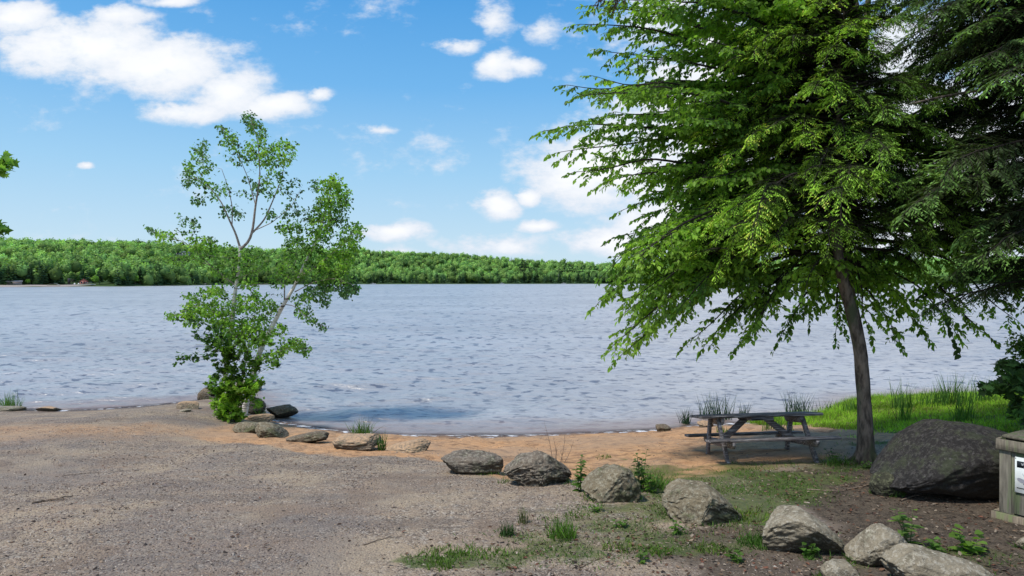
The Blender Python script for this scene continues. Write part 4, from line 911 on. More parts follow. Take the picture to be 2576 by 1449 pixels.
# ------------------------------------------------------------------ rocks
def rock_mat(name, c1, c2, c3, moss=(.12, .14, .05), mossa=.3, top=None):
    m, nt = newmat(name); n = N(nt); geo = n('ShaderNodeNewGeometry'); pos = n('ShaderNodeTexCoord').outputs['Object']
    a = n.noise(pos, 3.2, 6, .65); b = n.noise(pos, 22, 6, .7); c = n.noise(pos, 90, 3, .6); d = n('ShaderNodeTexVoronoi', {'Vector': pos, 'Scale': 14.0})
    col = n.mix(n.sm(a.outputs[0], .38, .62), c1, c2); col = n.mix(n.sm(b.outputs[0], .48, .62, 0, .8), col, c3)
    col = n.mix(n.sm(c.outputs[0], .55, .68, 0, .55), col, (.04, .035, .03))
    li = n.noise(pos, 34, 5, .7, .6); col = n.mix(n.math('MULTIPLY', n.sm(li.outputs[0], .56, .63), n.sm(a.outputs[0], .4, .6, .15, .8)), col, tuple(min(1, q * 1.45 + .03) for q in c3))
    ck = n('ShaderNodeTexVoronoi', {'Vector': n('ShaderNodeVectorMath', {0: pos, 1: n('ShaderNodeVectorMath', {0: b.outputs['Color'], 1: (.12, .12, .12)}, operation='MULTIPLY').outputs[0]}, operation='ADD').outputs[0], 'Scale': 3.1}, feature='DISTANCE_TO_EDGE')
    crk = n.sm(ck.outputs['Distance'], .035, .0)
    col = n.mix(n.math('MULTIPLY', crk, n.sm(a.outputs[0], .45, .6, 0, .75)), col, (.035, .03, .025))
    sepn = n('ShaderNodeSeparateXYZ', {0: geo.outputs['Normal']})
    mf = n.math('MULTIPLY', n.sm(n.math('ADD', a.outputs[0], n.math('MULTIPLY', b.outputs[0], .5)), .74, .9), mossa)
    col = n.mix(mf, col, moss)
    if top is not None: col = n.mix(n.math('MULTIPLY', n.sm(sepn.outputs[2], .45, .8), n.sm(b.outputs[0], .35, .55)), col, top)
    under = n.sm(sepn.outputs[2], .35, -.4, 0, .72); col = n.mix(under, col, (.03, .025, .02))  # underside shade painted in: downward faces mixed towards near black
    h = n.math('ADD', n.math('MULTIPLY', a.outputs[0], 1.2), n.math('ADD', b.outputs[0], n.math('MULTIPLY', c.outputs[0], .35)))
    bp = n('ShaderNodeBump', {'Strength': .7, 'Distance': .025, 'Height': h})
    p = n('ShaderNodeBsdfPrincipled', {'Base Color': col, 'Roughness': .85, 'Specular IOR Level': .3, 'Normal': bp.outputs[0]}); n('ShaderNodeOutputMaterial', {0: p.outputs[0]}); return m
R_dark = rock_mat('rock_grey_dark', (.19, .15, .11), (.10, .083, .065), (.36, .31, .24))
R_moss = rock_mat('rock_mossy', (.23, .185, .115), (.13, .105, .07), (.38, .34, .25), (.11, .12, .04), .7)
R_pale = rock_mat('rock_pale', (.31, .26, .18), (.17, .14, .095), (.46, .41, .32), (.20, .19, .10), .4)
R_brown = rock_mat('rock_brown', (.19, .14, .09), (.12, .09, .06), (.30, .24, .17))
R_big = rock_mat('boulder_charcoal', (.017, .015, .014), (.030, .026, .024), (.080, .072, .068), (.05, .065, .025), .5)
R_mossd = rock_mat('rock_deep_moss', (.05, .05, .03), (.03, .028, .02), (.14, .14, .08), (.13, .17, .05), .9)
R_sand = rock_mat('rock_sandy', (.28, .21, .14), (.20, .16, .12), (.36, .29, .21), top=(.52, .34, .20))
I5, I5F = ico(6)
def rock(u0, u1, vt, vb, mat, label, seed, dr=.7, boxy=2.2, rough=.16, hs=1.0, yaw=0, sink=.18, cuts=3, skew=0, name='boulder', profile=None, group=None, zbase=None, z_off=0, size_y=None):
    g = ground((u0 + u1) / 2, vb) if zbase is None else at((u0 + u1) / 2, vb, (CZ - zbase) * F / (vb / K - HZ))
    w_ = (u1 - u0) / K * g.y / F; dp = size_y or w_ * dr; yc = g.y + dp * .42; w_ *= yc / g.y * .98
    app = (vb - vt) / K * g.y / F; h_ = max(app * 1.02 - .10 * dp, .05) * hs * (1.10 if group else 1); w_ *= 1.04 if group else 1
    r = np.random.default_rng(seed); D = I5.copy()
    q = (np.abs(D) ** boxy).sum(1) ** (1 / boxy); V = D / q[:, None]
    V = V * (1 + rough * fbm(D * 1.15 + seed, seed, 2)[:, None] * .9)
    for _ in range(cuts + (3 if group else 0)):
        nrm = unit(r.normal(size=3) * np.array([1, 1, .8])); dd_ = .52 + .24 * r.uniform(); ov = np.maximum(0, V @ nrm - dd_); V = V - ov[:, None] * nrm * .85
    nn = fbm(D * 4.5 + 3 * seed, seed + 5, 5, .55); V = V * (1 + rough * .34 * nn[:, None] + .010 * fbm(D * 16 + seed, seed + 31, 3)[:, None])
    rid = 1 - np.abs(fbm(D * 2.4 + seed * 2, seed + 9, 3)); V = V * (1 - rough * .35 * (rid > .9)[:, None] * (rid - .9)[:, None] * 6)
    mn, mx_ = V.min(0), V.max(0); V = (V - (mn + mx_) / 2) / ((mx_ - mn) / 2)
    if profile is not None:
        V[:, 2] = (V[:, 2] + 1) * np.interp(V[:, 0], *profile) - 1
    V[:, 0] += skew * V[:, 2] * .5
    h_tot = h_ / (1 - sink); V = V * np.array([w_ / 2, dp / 2, h_tot / 2])
    cy, sy = math.cos(yaw), math.sin(yaw); V = np.stack([V[:, 0] * cy - V[:, 1] * sy, V[:, 0] * sy + V[:, 1] * cy, V[:, 2]], -1)
    x = (( (u0 + u1) / 2) / K - 512) / F * yc; z0 = (gz(x, yc - dp * .25) if zbase is None else zbase) + z_off
    b = MB(); b.add(V + np.array([0, 0, h_tot * (.5 - sink)]), I5F); o = b.build(name, mat, None, True); o.location = (x, yc, z0 - (.035 if group else .0))
    return tag(o, label, 'rock', group)
ROW = 'boulders set out in a row across the beach'
rock(1110, 1266, 1135, 1194, R_dark, 'long low dark grey slab boulder, first on the left of the row by the sand', 1, .55, 3.2, .14, 1, .05, cuts=3, group=ROW)
rock(1266, 1438, 1133, 1226, R_dark, 'angular dark boulder with creased facets, right of the long low slab', 12, .7, 2.4, .26, 1, 0, cuts=6, group=ROW, profile=([-1, -.5, -.1, .3, .75, 1], [.6, .9, 1.02, .95, .72, .5]))
rock(1465, 1606, 1178, 1271, R_moss, 'squat grey green boulder with pale upper right corner, between two leafy weeds', 7, .8, 2.6, .18, 1, 0, cuts=4, group=ROW, profile=([-1, -.4, .3, 1], [.62, .9, 1.02, .98]))
rock(1665, 1863, 1207, 1322, R_moss, 'mossy boulder sloping down to the right in front of the picnic table', 4, .8, 2.2, .17, 1, 0, cuts=4, group=ROW, profile=([-1, -.5, .1, .6, 1], [.9, 1.02, .9, .62, .42]))
rock(1913, 2108, 1289, 1402, R_pale, 'large pale rounded boulder in the foreground right', 5, .85, 2.3, .13, 1, 0, cuts=3, group=ROW, profile=([-1, -.5, .1, .6, 1], [.85, 1.0, 1.02, .8, .55]))
rock(2137, 2278, 1325, 1432, R_pale, 'egg shaped pale stone right of the large pale boulder', 6, .9, 2.1, .12, 1, 0, cuts=2, group=ROW)
rock(2060, 2166, 1410, 1475, R_pale, 'small flat topped stone cut by the bottom edge', 17, .7, 4.0, .08, 1, 0, cuts=2, group=ROW)
rock(2240, 2520, 1390, 1500, R_pale, 'long pale slab boulder at the bottom right corner', 8, .5, 2.8, .12, 1, -.1, cuts=3, group=ROW, profile=([-1, -.6, 0, .6, 1], [.92, 1.02, .9, .8, .5]))
rock(2196, 2620, 1063, 1268, R_big, 'huge dark charcoal boulder beside the wooden bin', 9, .75, 2.2, .085, 1.0, 0, cuts=2, sink=.06, size_y=1.35, profile=([-1, -.75, -.45, -.2, .2, .6, 1], [.25, .55, .90, 1.03, .98, .90, .7]))
rock(668, 752, 1014, 1050, R_brown, 'rounded brown boulder standing in the shallows right of the birches', 10, .75, 2.1, .10, zbase=0, z_off=-.02)
rock(620, 668, 1000, 1044, R_brown, 'grey boulder half hidden behind the leaning birch base', 11, .8, 2.2, .12)
rock(497, 532, 984, 1009, R_brown, 'small dark stone at the tip of the gravel point left of the shrub', 13, .8, 2.5, .12, zbase=.02)
rock(505, 560, 972, 1000, R_brown, 'low grey stone in the water behind the left side of the shrub', 14, .8, 2.3, .12, zbase=0)
rock(585, 660, 952, 985, R_pale, 'pale flat topped rock in the water behind the birches', 15, .8, 2.8, .1, zbase=0)
rock(632, 722, 1047, 1098, R_moss, 'lichen covered boulder just right of the maple shrub', 16, .8, 2.4, .13, cuts=4, profile=([-1, -.5, .2, 1], [.95, 1.02, .8, .4]))
rock(585, 660, 1060, 1088, R_moss, 'low grey stone half buried under the maple shrub', 18, .6, 2.4, .12)
rock(618, 690, 1042, 1062, R_sand, 'tan driftwood shaped stone behind the lichen covered boulder', 19, .5, 2.6, .12, yaw=.3)
rock(720, 826, 1081, 1114, R_brown, 'flat topped wedge rock with dark right end on the sand', 20, .7, 3.2, .12, profile=([-1, 0, .6, 1], [.55, .9, 1.02, .98]))
rock(838, 962, 1089, 1132, R_sand, 'broad flat rock dusted with sand, beside a grass tuft', 25, .8, 3.0, .12, cuts=4)
rock(968, 1084, 1098, 1137, R_sand, 'half buried sandy rock with a dark right face', 22, .7, 2.8, .14, profile=([-1, 0, .6, 1], [.5, .8, 1.02, .95]))
rock(448, 506, 1009, 1030, R_sand, 'thin pale slab lying on the gravel point left of the shrub', 23, .7, 3.5, .08, sink=.4)
rock(452, 482, 1028, 1036, R_pale, 'small flat whitish stone on the gravel left of the shrub', 24, .7, 3.5, .08, sink=.4)
rock(-60, 70, 1022, 1035, R_pale, 'long low pale stone at the left edge under the grass tuft', 26, .4, 3.0, .1, zbase=.04)
rock(92, 150, 1022, 1036, R_sand, 'low tan stone at the waterline near the left edge', 27, .5, 3.0, .1, zbase=.0)
rock(1648, 1688, 1066, 1086, R_brown, 'small wet stone at the waterline left of the picnic table', 28, .8, 2.4, .12)
rock(1752, 1795, 1054, 1074, R_sand, 'small brown stone at the waterline behind the table', 29, .8, 2.4, .12)
rock(2192, 2270, 1190, 1250, R_mossd, 'small mossy stone tucked against the foot of the huge dark boulder', 30, .8, 2.3, .14)
rock(2560, 2600, 1350, 1385, R_pale, 'small stone cut by the right edge below the bin', 31, .8, 2.3, .14)

# ------------------------------------------------------------------ picnic table
cs_ = [ground(*p) for p in ((1826.6, 1167), (2040, 1160.8), (1795.7, 1149.6), (1989, 1150))]
print('table', cs_)
# solve the pose from the two front leg feet
pf0, pf1 = cs_[0], cs_[1]
xd = (pf1 - pf0); yaw = math.atan2(xd.y, xd.x); xd.normalize()
mid = (pf0 + pf1) / 2; nrm_h = Vector((-math.sin(yaw), math.cos(yaw), 0)); Ltab = 1.73
half = .66
back_mid = mid + nrm_h * (2 * half); back_mid.z = gz(back_mid.x, back_mid.y)
back_mid.z -= .07; yd = (back_mid - mid).normalized(); xd = Vector((math.cos(yaw), math.sin(yaw), (pf1.z - pf0.z) / (pf1 - pf0).length)).normalized(); zd = xd.cross(yd).normalized(); yd = zd.cross(xd)
tb = thing('picnic_table', (mid + back_mid) / 2 - zd * .07 + xd * .05 - nrm_h * .12, 'weathered dark wooden picnic table with attached benches on the sand by the water', 'picnic table')
tb.rotation_euler = Matrix((xd, yd, zd)).transposed().to_euler()
TL = Ltab / 2; sp_ = (pf1 - pf0).length / 2; print('leg spacing', sp_ * 2, 'yaw', yaw)
HT = .74
for k in range(5):
    a = MB(); y0 = -.36 + k * .146; a.box((-TL + .012 * math.sin(k * 3), y0, HT - .038), (TL - .012 * math.cos(k * 5), y0 + .138, HT), bev=.004); a.build('top_plank', M_wood, tb)
for sy in (-1, 1):
    for k in range(2):
        a = MB(); yy0 = sy * (.66) - .14 + k * .142; a.box((-TL - .02, yy0, .43 - .036), (TL + .02, yy0 + .136, .43), bev=.004); a.build('bench_plank', M_wood, tb)
for sx in (-1, 1):
    x0 = sx * sp_
    for sy in (-1, 1):
        a = MB(); V = []
        for (z, y) in ((-.12, half + .03), (HT - .04, .20)):
            for dx in (-.02, .02):
                for dyy in (-.05, .05): V.append([x0 + dx + sx * .022, sy * (y + dyy), z])
        a.add(V, np.array([[0, 1, 3, 2], [4, 6, 7, 5], [0, 4, 5, 1], [2, 3, 7, 6], [0, 2, 6, 4], [1, 5, 7, 3]])); lg = a.build('leg', M_wood, tb, fixn=True)
        for z in (.36, .66):
            yb = sy * np.interp(z, [-.12, .70], [half + .03, .20]); b = MB(); b.tube([(x0 + sx * .042, yb, z), (x0 + sx * .052, yb, z)], .012, 8, (.3, .3, .3)); b.build('bolt', M_metal, lg)
    for nm, w2, z0, z1 in (('bench_support', .80, .30, .392), ('top_support', .33, .605, .70)):
        a = MB(); xa, xb = x0 - .02 - sx * .02, x0 + .02 - sx * .02
        V = [[x, y, z] for x in (xa, xb) for (y, z) in ((-w2, z1), (-w2, z1 - .045), (-w2 + .07, z0), (w2 - .07, z0), (w2, z1 - .045), (w2, z1))]
        a.add(V, np.array([[0, 1, 7, 6], [1, 2, 8, 7], [2, 3, 9, 8], [3, 4, 10, 9], [4, 5, 11, 10], [5, 0, 6, 11]])); nb = a.n - 12
        a.L.append(np.array([[0, 5, 4, 3, 2, 1], [6, 7, 8, 9, 10, 11]]).ravel() + nb); a.S.append(np.array([6, 6])); a.build(nm, M_wood, tb, fixn=True)
    a = MB(); d0 = np.array([x0 - sx * .045, 0, .345]); d1 = np.array([sx * .13, 0, .69]); dz = unit(d1 - d0); nz = np.array([-dz[2], 0, dz[0]]) * .045
    V = [c + s1 * nz + np.array([0, s2 * .02, 0]) for c in (d0, d1) for s1 in (-1, 1) for s2 in (-1, 1)]
    a.add(V, np.array([[0, 1, 3, 2], [4, 6, 7, 5], [0, 4, 5, 1], [2, 3, 7, 6], [0, 2, 6, 4], [1, 5, 7, 3]])); a.build('brace', M_wood, tb, fixn=True)
a = MB(); a.box((-.16, -.33, HT - .085), (.16, .33, HT - .041), bev=.004); a.build('center_cleat', M_wood, tb)

# ------------------------------------------------------------------ wooden bin with a notice
g = ground(2513, 1302); print('bin', g)
dirv = Vector((.52, -.85, 0)).normalized(); inn = Vector((.85, .52, 0)).normalized()
bn = thing('wooden_bin', (g.x, g.y, g.z - .02), 'grey green boarded wooden bin at the right edge beside the huge boulder', 'bin')
bn.rotation_euler = Matrix((dirv, inn, Vector((0, 0, 1)))).transposed().to_euler()   # local x along the face, local y into the bin
H_ = (1302 - 1094) / K * g.y / F; Wb = .95; Db = .75; print('bin H', H_)
def fence_boards(ax):
    k = 0; x = .10
    while x < (Wb if ax == 0 else Db) - .08:
        w2 = .118; c = .85 + .3 * random.random(); a = MB()
        if ax == 0: a.box((x, .012, .09), (x + w2, .03, H_ - .11), C=(c, c, c * .97), bev=.003)
        else: a.box((.012, x, .09), (.03, x + w2, H_ - .11), C=(c, c, c * .97), bev=.003)
        a.build('board', M_bin, bn); x += w2 + .006
fence_boards(0); fence_boards(1)
for (x, y) in ((0, 0), (Wb - .1, 0), (0, Db - .1), (Wb - .1, Db - .1)):
    a = MB(); a.box((x, y, .0), (x + .1, y + .1, H_ - .10), C=(1.05, 1.05, 1), bev=.004); a.build('corner_post', M_bin, bn)
a = MB(); a.box((-.02, -.025, H_ - .115), (Wb + .02, -.001, H_ - .012), C=(1.2, 1.15, 1.05), bev=.004); a.build('top_rail', M_bin, bn)
a = MB(); a.box((-.025, .0, H_ - .115), (-.001, Db, H_ - .012), C=(1.2, 1.15, 1.05), bev=.004); a.build('top_rail', M_bin, bn)
a = MB(); a.box((-.05, -.055, -.04), (Wb + .05, -.001, .085), C=(1.35, 1.2, 1.05), bev=.005); a.build('base_skirt', M_bin, bn)
a = MB(); a.box((-.05, .0, -.04), (-.001, Db, .085), C=(1.3, 1.15, 1.0), bev=.005); a.build('base_skirt', M_bin, bn)
a = MB(); a.box((.03, -.02, H_ + .004), (Wb + .05, Db + .04, H_ + .03), C=(.75, .75, .65), bev=.005); a.build('lid', M_bin, bn)
a = MB(); a.box((.04, .04, H_ - .10), (Wb - .04, Db - .04, H_ + .002), C=(.12, .12, .1)); a.build('lid_gap_shade', M_bin, bn)  # dark filler painted for the shade in the gap below the lid
# notice
sx0, sz1 = .135, H_ - .16; SW, SHt = .30, .335
sg = MB(); sg.box((sx0, -.006, sz1 - SHt), (sx0 + SW, .010, sz1), C=(.72, .76, .74), bev=.002); sgn = sg.build('sign', M_beige, bn)
def spart(nm, lo_, hi_, c, e=.0012, base=-.006):
    a = MB(); a.box((sx0 + lo_[0], base - e, sz1 - hi_[1]), (sx0 + hi_[0], base - .0001, sz1 - lo_[1]), C=c); return a.build(nm, M_beige, sgn)
spart('header_band', (.018, .035), (.285, .095), (.025, .032, .04))
spart('bottom_bar', (.018, .285), (.285, .293), (.02, .03, .03))
# picture: grey fish shape with blue body
a = MB(); q = []
for t in np.linspace(0, 2 * PI, 20, endpoint=False): q.append([sx0 + .055 + .035 * math.cos(t) - .006 * math.sin(t), -.0072, sz1 - .215 - .018 * math.sin(t) - .35 * (.035 * math.cos(t))])
a.add(q, np.array([list(range(20))]), (.36, .36, .40)); a.build('picture', M_beige, sgn)
a = MB(); q = []
for t in np.linspace(0, 2 * PI, 20, endpoint=False): q.append([sx0 + .145 + .065 * math.cos(t), -.0075, sz1 - .195 - .042 * math.sin(t)])
a.add(q, np.array([list(range(20))]), (.22, .32, .55)); a.build('picture', M_beige, sgn)
a = MB(); a.add([[sx0 + .07, -.008, sz1 - .245], [sx0 + .095, -.008, sz1 - .22], [sx0 + .12, -.008, sz1 - .25], [sx0 + .10, -.008, sz1 - .262]], np.array([[0, 1, 2, 3]]), (.06, .10, .20)); a.build('picture', M_beige, sgn)
a = MB(); a.add([[sx0 + .06, -.0078, sz1 - .145], [sx0 + .063, -.0078, sz1 - .145], [sx0 + .088, -.0078, sz1 - .18], [sx0 + .083, -.0078, sz1 - .18]], np.array([[0, 1, 2, 3]]), (.35, .4, .42)); a.build('picture', M_beige, sgn)
for (txt, x, z, s) in (('Wh', .052, .073, .036), ('ar', .075, .092, .018)):
    cu = bpy.data.curves.new('lettering', 'FONT'); cu.body = txt; cu.size = s; cu.extrude = .0005; tmp = bpy.data.objects.new('lettering', cu); COL.objects.link(tmp)
    dg = bpy.context.evaluated_depsgraph_get(); me = bpy.data.meshes.new_from_object(tmp.evaluated_get(dg)); bpy.data.objects.remove(tmp)
    at2 = me.attributes.new('Col', 'FLOAT_COLOR', 'POINT'); at2.data.foreach_set('color', np.tile([.75, .78, .78, 1], len(me.vertices)).astype(np.float32)); me.materials.clear(); me.materials.append(M_beige)
    o = bpy.data.objects.new('lettering', me); COL.objects.link(o); o.parent = sgn; o.location = (sx0 + x, -.0082, sz1 - z); o.rotation_euler = (PI / 2, 0, 0)
for (x, z) in ((.008, .010), (.008, SHt - .012), (SW - .01, .01), (SW - .01, SHt - .012)):
    a = MB(); a.tube([(sx0 + x, -.0062, sz1 - z), (sx0 + x, -.009, sz1 - z)], .004, 8, (.2, .2, .2)); a.build('screw', M_metal, sgn)

# ------------------------------------------------------------------ gravel chips, litter, grass
cr_ = np.random.default_rng(77)
def in_view_pts(n_, y0, y1, pw=1.0, wid=.80, r=cr_):
    y = y0 + (y1 - y0) * r.uniform(0, 1, n_) ** pw; x = r.uniform(-wid, wid, n_) * (y + .6); return x, y
CH = np.array([[-.5, -.22, 0], [.5, -.16, 0], [.5, .2, 0], [-.45, .22, 0], [-.42, -.15, .2], [.38, -.12, .26], [.4, .14, .22], [-.36, .16, .24]]); CHF = np.array([[4, 5, 6, 7], [0, 1, 5, 4], [1, 2, 6, 5], [2, 3, 7, 6], [3, 0, 4, 7]])
def chips(mb, n_, y0, y1, smin, smax, r, maskf, cols, elong=1.5):
    x, y = in_view_pts(n_, y0, y1, r=r); k = maskf(x, y) > r.uniform(size=n_); x, y = x[k], y[k]; N_ = len(x); z = hh(x, y)
    a = r.uniform(0, 2 * PI, N_); s = r.uniform(smin, smax, (N_, 1)); tl = .3 * r.normal(size=(N_, 2))
    X = np.stack([np.cos(a), np.sin(a), tl[:, 0]], -1); Yv = np.stack([-np.sin(a), np.cos(a), tl[:, 1]], -1); Zv = np.cross(X, Yv)
    c = np.array(cols)[r.integers(0, len(cols), N_)] * r.uniform(.6, 1.3, (N_, 1))
    mb.inst(CH, CHF, np.stack([x, y, z - .001], -1), X * s * elong, Yv * s, Zv * s * .8, c)
land = lambda x, y: (shore(x) - y > .1) * 1.
gm = lambda x, y: (1 - .88 * sandmask(x, y)) * (1 - .95 * soilmask(x, y)) * (1 - .6 * greenmask(x, y)) * land(x, y) * (1 - .9 * lawnmask(x, y)) * (.12 + .88 * sstep(-.35, .25, n2(x, y, .9, 91) + .35 * n2(x, y * .5 + x * .3, 2.2, 92)))
mb = MB(); gcols = [(.40, .325, .26), (.36, .265, .185), (.255, .19, .15), (.17, .125, .10), (.34, .265, .21), (.065, .05, .042), (.28, .20, .145), (.44, .375, .31), (.19, .155, .145), (.23, .165, .11), (.05, .04, .035), (.12, .088, .07)]
chips(mb, 80000, 4.2, 9, .007, .018, cr_, gm, gcols, 1.7)
chips(mb, 1500, 4.2, 12, .026, .045, cr_, gm, gcols, 1.2)
chips(mb, 55000, 8, 15.5, .010, .022, cr_, gm, gcols, 1.7)
M_chip = solid_mat('chip', (.8, .8, .8), (1.1, 1.1, 1.1), 60, .9, .2, attr=True)
tag(mb.build('gravel', M_chip), 'loose grey brown gravel and wood chips strewn over the open ground', 'gravel', kind='stuff')
mb = MB(); n_ = 16000; x, y = in_view_pts(n_, 4.2, 11, 1.0, r=cr_)
lm = np.clip(soilmask(x, y) * .75 + .30 * greenmask(x, y) + .5 * ell(x, y, 1.6, 5.6, 2.3, 1.3) + .05, 0, 1) * land(x, y) * (1 - .9 * sandmask(x, y)); k = lm > cr_.uniform(size=n_); x, y = x[k], y[k]; z = hh(x, y) + .006
a = cr_.uniform(0, 6.28, len(x)); D = np.stack([np.cos(a), np.sin(a), .25 * cr_.normal(size=len(x))], -1)
c = np.array([(.16, .09, .055), (.24, .16, .10), (.08, .05, .035), (.34, .27, .20), (.18, .08, .05), (.07, .045, .035)])[cr_.integers(0, 6, len(x))] * cr_.uniform(.5, 1.2, (len(x), 1))
leaves(mb, np.stack([x, y, z], -1), D, cr_.uniform(.022, .055, len(x)), c, roll=.35, wid=1.0)
tag(mb.build('leaf_litter', M_dead), 'dry brown fallen leaves scattered over the shaded soil', 'leaf litter', kind='stuff')
def blades(mb, x, y, hgt, wdt, col, r, lean=.35, z=None, var=.3):
    N_ = len(x)
    if z is None: z = hh(x, y)
    D = unit(np.stack([lean * r.normal(size=N_), lean * r.normal(size=N_), np.ones(N_)], -1)); a = r.uniform(0, 6.28, N_)
    Yv = unit(np.cross(D, np.stack([np.cos(a), np.sin(a), 0 * a], -1))); Zv = np.cross(D, Yv); h = np.broadcast_to(hgt, (N_,))[:, None] * r.uniform(.5, 1.2, (N_, 1))
    c = np.clip(np.array(col) * (1 + var * r.normal(size=(N_, 1))), .01, .8)
    mb.inst(BLADE[:4], BLADEF[:1], np.stack([x, y, z - .005], -1), D * h, Yv * wdt, Zv * h, c)
    tipT = np.array([[.5, .4, .06], [.5, -.4, .06], [1, 0, .3]]); mb.inst(tipT, np.array([[0, 1, 2]]), np.stack([x, y, z - .005], -1), D * h, Yv * wdt, Zv * h, c)
mb = MB(); n_ = 120000; x = cr_.uniform(5.5, 17, n_); y = cr_.uniform(10, 18.5, n_); k = (lawnmask(x, y) > cr_.uniform(size=n_)) & (x / y < .82); x, y = x[k], y[k]
tall = sstep(1.8, .3, shore(x) - y); pt = (n2(x, y, .7, 95)[:, None] * .35 + 1)
dead = (cr_.uniform(size=(len(x), 1)) < .10)
colr = np.where(dead, np.array([.30, .26, .10]), np.array([.33, .56, .05])) * pt * (1 - .35 * sstep(.0, .5, n2(x, y, 1.3, 99))[:, None]) * (1 - .25 * (n2(x, y, 2, 96)[:, None] > .2))
blades(mb, x, y, .07 + .15 * tall + .04 * cr_.uniform(size=len(x)), .011, colr, cr_, .35)
tag(mb.build('lawn_grass', M_grass), 'bright lime green grass on the bank at the right', 'grass', kind='stuff')
mb = MB(); n_ = 230000; x, y = in_view_pts(n_, 4.2, 13, .9, r=cr_); k = (x > -1.6) & ((greenmask(x, y) * .8 - .06) * sstep(-.45, .35, n2(x, y, 3.2, 98)) > cr_.uniform(size=n_)) & (land(x, y) > 0); x, y = x[k], y[k]
blades(mb, x, y, .045, .007, np.array([.10, .19, .035]) * (1 + .4 * n2(x, y, 1.5, 97)[:, None]), cr_, .6)
for o in list(bpy.data.objects):
    if o.name.startswith('boulder') and o.location.y < 11 and o.location.x > -2:
        d_ = o.dimensions; n3 = 260; a = cr_.uniform(0, 6.28, n3); q = cr_.uniform(.86, 1.22, n3)
        x = o.location.x + q * np.cos(a) * d_.x / 2 * .95; y = o.location.y + q * np.sin(a) * d_.y / 2 * .95
        k = vnoise(np.stack([a * 1.3, 0 * a + o.location.x, 0 * a], -1), 4) > (-.1 if o.location.x > 1 else .35); x, y = x[k], y[k]
        blades(mb, x, y, .075, .007, np.array([.09, .17, .035]) * cr_.uniform(.7, 1.5, (len(x), 1)), cr_, .5)
tag(mb.build('sparse_grass', M_grass), 'thin low grass and moss growing in patches around the boulders and table', 'grass', kind='stuff')

def tuft(u, v, h, n_, rad_, label, col=(.11, .21, .035), wdt=.009, lean=.3, name='grass_tuft', cat='grass tuft', group=None, water=False, flat=1):
    g = ground(u, v) if not water else at(u, v, CZ * F / (v / K - HZ)); r = np.random.default_rng(int(u * 7 + v))
    a = r.uniform(0, 6.28, n_); q = rad_ * r.uniform(0, 1, n_) ** .6; x = g.x + q * np.cos(a); y = g.y + q * np.sin(a) * flat
    mb = MB(); blades(mb, x, y, h, wdt, col, r, lean, z=hh(x, y) if not water else np.full(n_, -.1)); o = mb.build(name, M_grass, None, False, g); return tag(o, label, cat, group)
tuft(912, 1098, .38, 110, .20, 'arching green grass tuft behind the broad sandy rock', (.09, .18, .035), .011, .38)
tuft(960, 1130, .30, 46, .07, 'narrow dark grass tuft between the two sandy rocks', (.07, .14, .03), .011, .22)
tuft(10, 1026, .50, 200, .40, 'tall grass tuft on the stone at the left edge', (.09, .20, .03), .014, .15, water=True)
tuft(660, 1048, .22, 60, .14, 'small green grass tuft beside the brown boulder in the shallows', (.12, .22, .04), .010, .35)
tuft(500, 990, .24, 26, .12, 'thin wispy grass behind the small dark stone of the gravel point', (.12, .14, .06), .009, .3, water=True)
tuft(1415, 1352, .20, 150, .13, 'thick green grass tuft in the foreground gravel', (.10, .20, .03), .008, .3)
tuft(1275, 1342, .13, 90, .07, 'dark small grass tuft left of the thick green one in the foreground', (.05, .10, .03), .008, .3)
tuft(1316, 1312, .17, 44, .06, 'thin brownish grass tuft rising behind the dark small tuft', (.13, .14, .06), .007, .25)
tuft(1165, 1392, .06, 420, .40, 'low wide patch of green grass at the bottom centre', (.11, .20, .03), .008, .6, flat=.45)
tuft(1108, 1425, .07, 90, .12, 'small low grass clump at the bottom, left of centre', (.11, .19, .03), .008, .5)
tuft(1520, 1150, .06, 60, .12, 'tiny grass patch alone on the sand', (.12, .20, .04), .008, .5)
tuft(1650, 1225, .16, 190, .26, 'lush grass growing between the two mossy boulders', (.10, .22, .03), .009, .4)
tuft(1880, 1300, .10, 150, .28, 'yellow green grass behind the large pale boulder', (.14, .22, .03), .008, .5)
tuft(1720, 1300, .12, 110, .18, 'green clump at the left foot of the mossy boulder', (.10, .20, .03), .009, .5)
tuft(1900, 1370, .12, 110, .16, 'leafy green clump at the left foot of the large pale boulder', (.08, .17, .03), .011, .5)
tuft(1655, 1395, .07, 90, .14, 'low green clump in the bottom foreground gravel', (.11, .20, .03), .009, .6)
tuft(1790, 1385, .08, 100, .15, 'low ragged clump left of the large pale boulder in the foreground', (.11, .18, .03), .009, .6)
tuft(2110, 1168, .14, 120, .22, 'weedy grass left of the hemlock trunk', (.08, .16, .03), .009, .45)
tuft(1560, 1385, .08, 90, .16, 'ragged low grass clump left of the low green clump in the foreground', (.12, .19, .035), .008, .6)
tuft(1450, 1300, .07, 70, .14, 'thin grass clump in front of the angular boulder', (.11, .19, .035), .008, .6)
tuft(2290, 1415, .09, 80, .14, 'short grass between the egg shaped stone and the bottom slab', (.07, .12, .03), .009, .5)
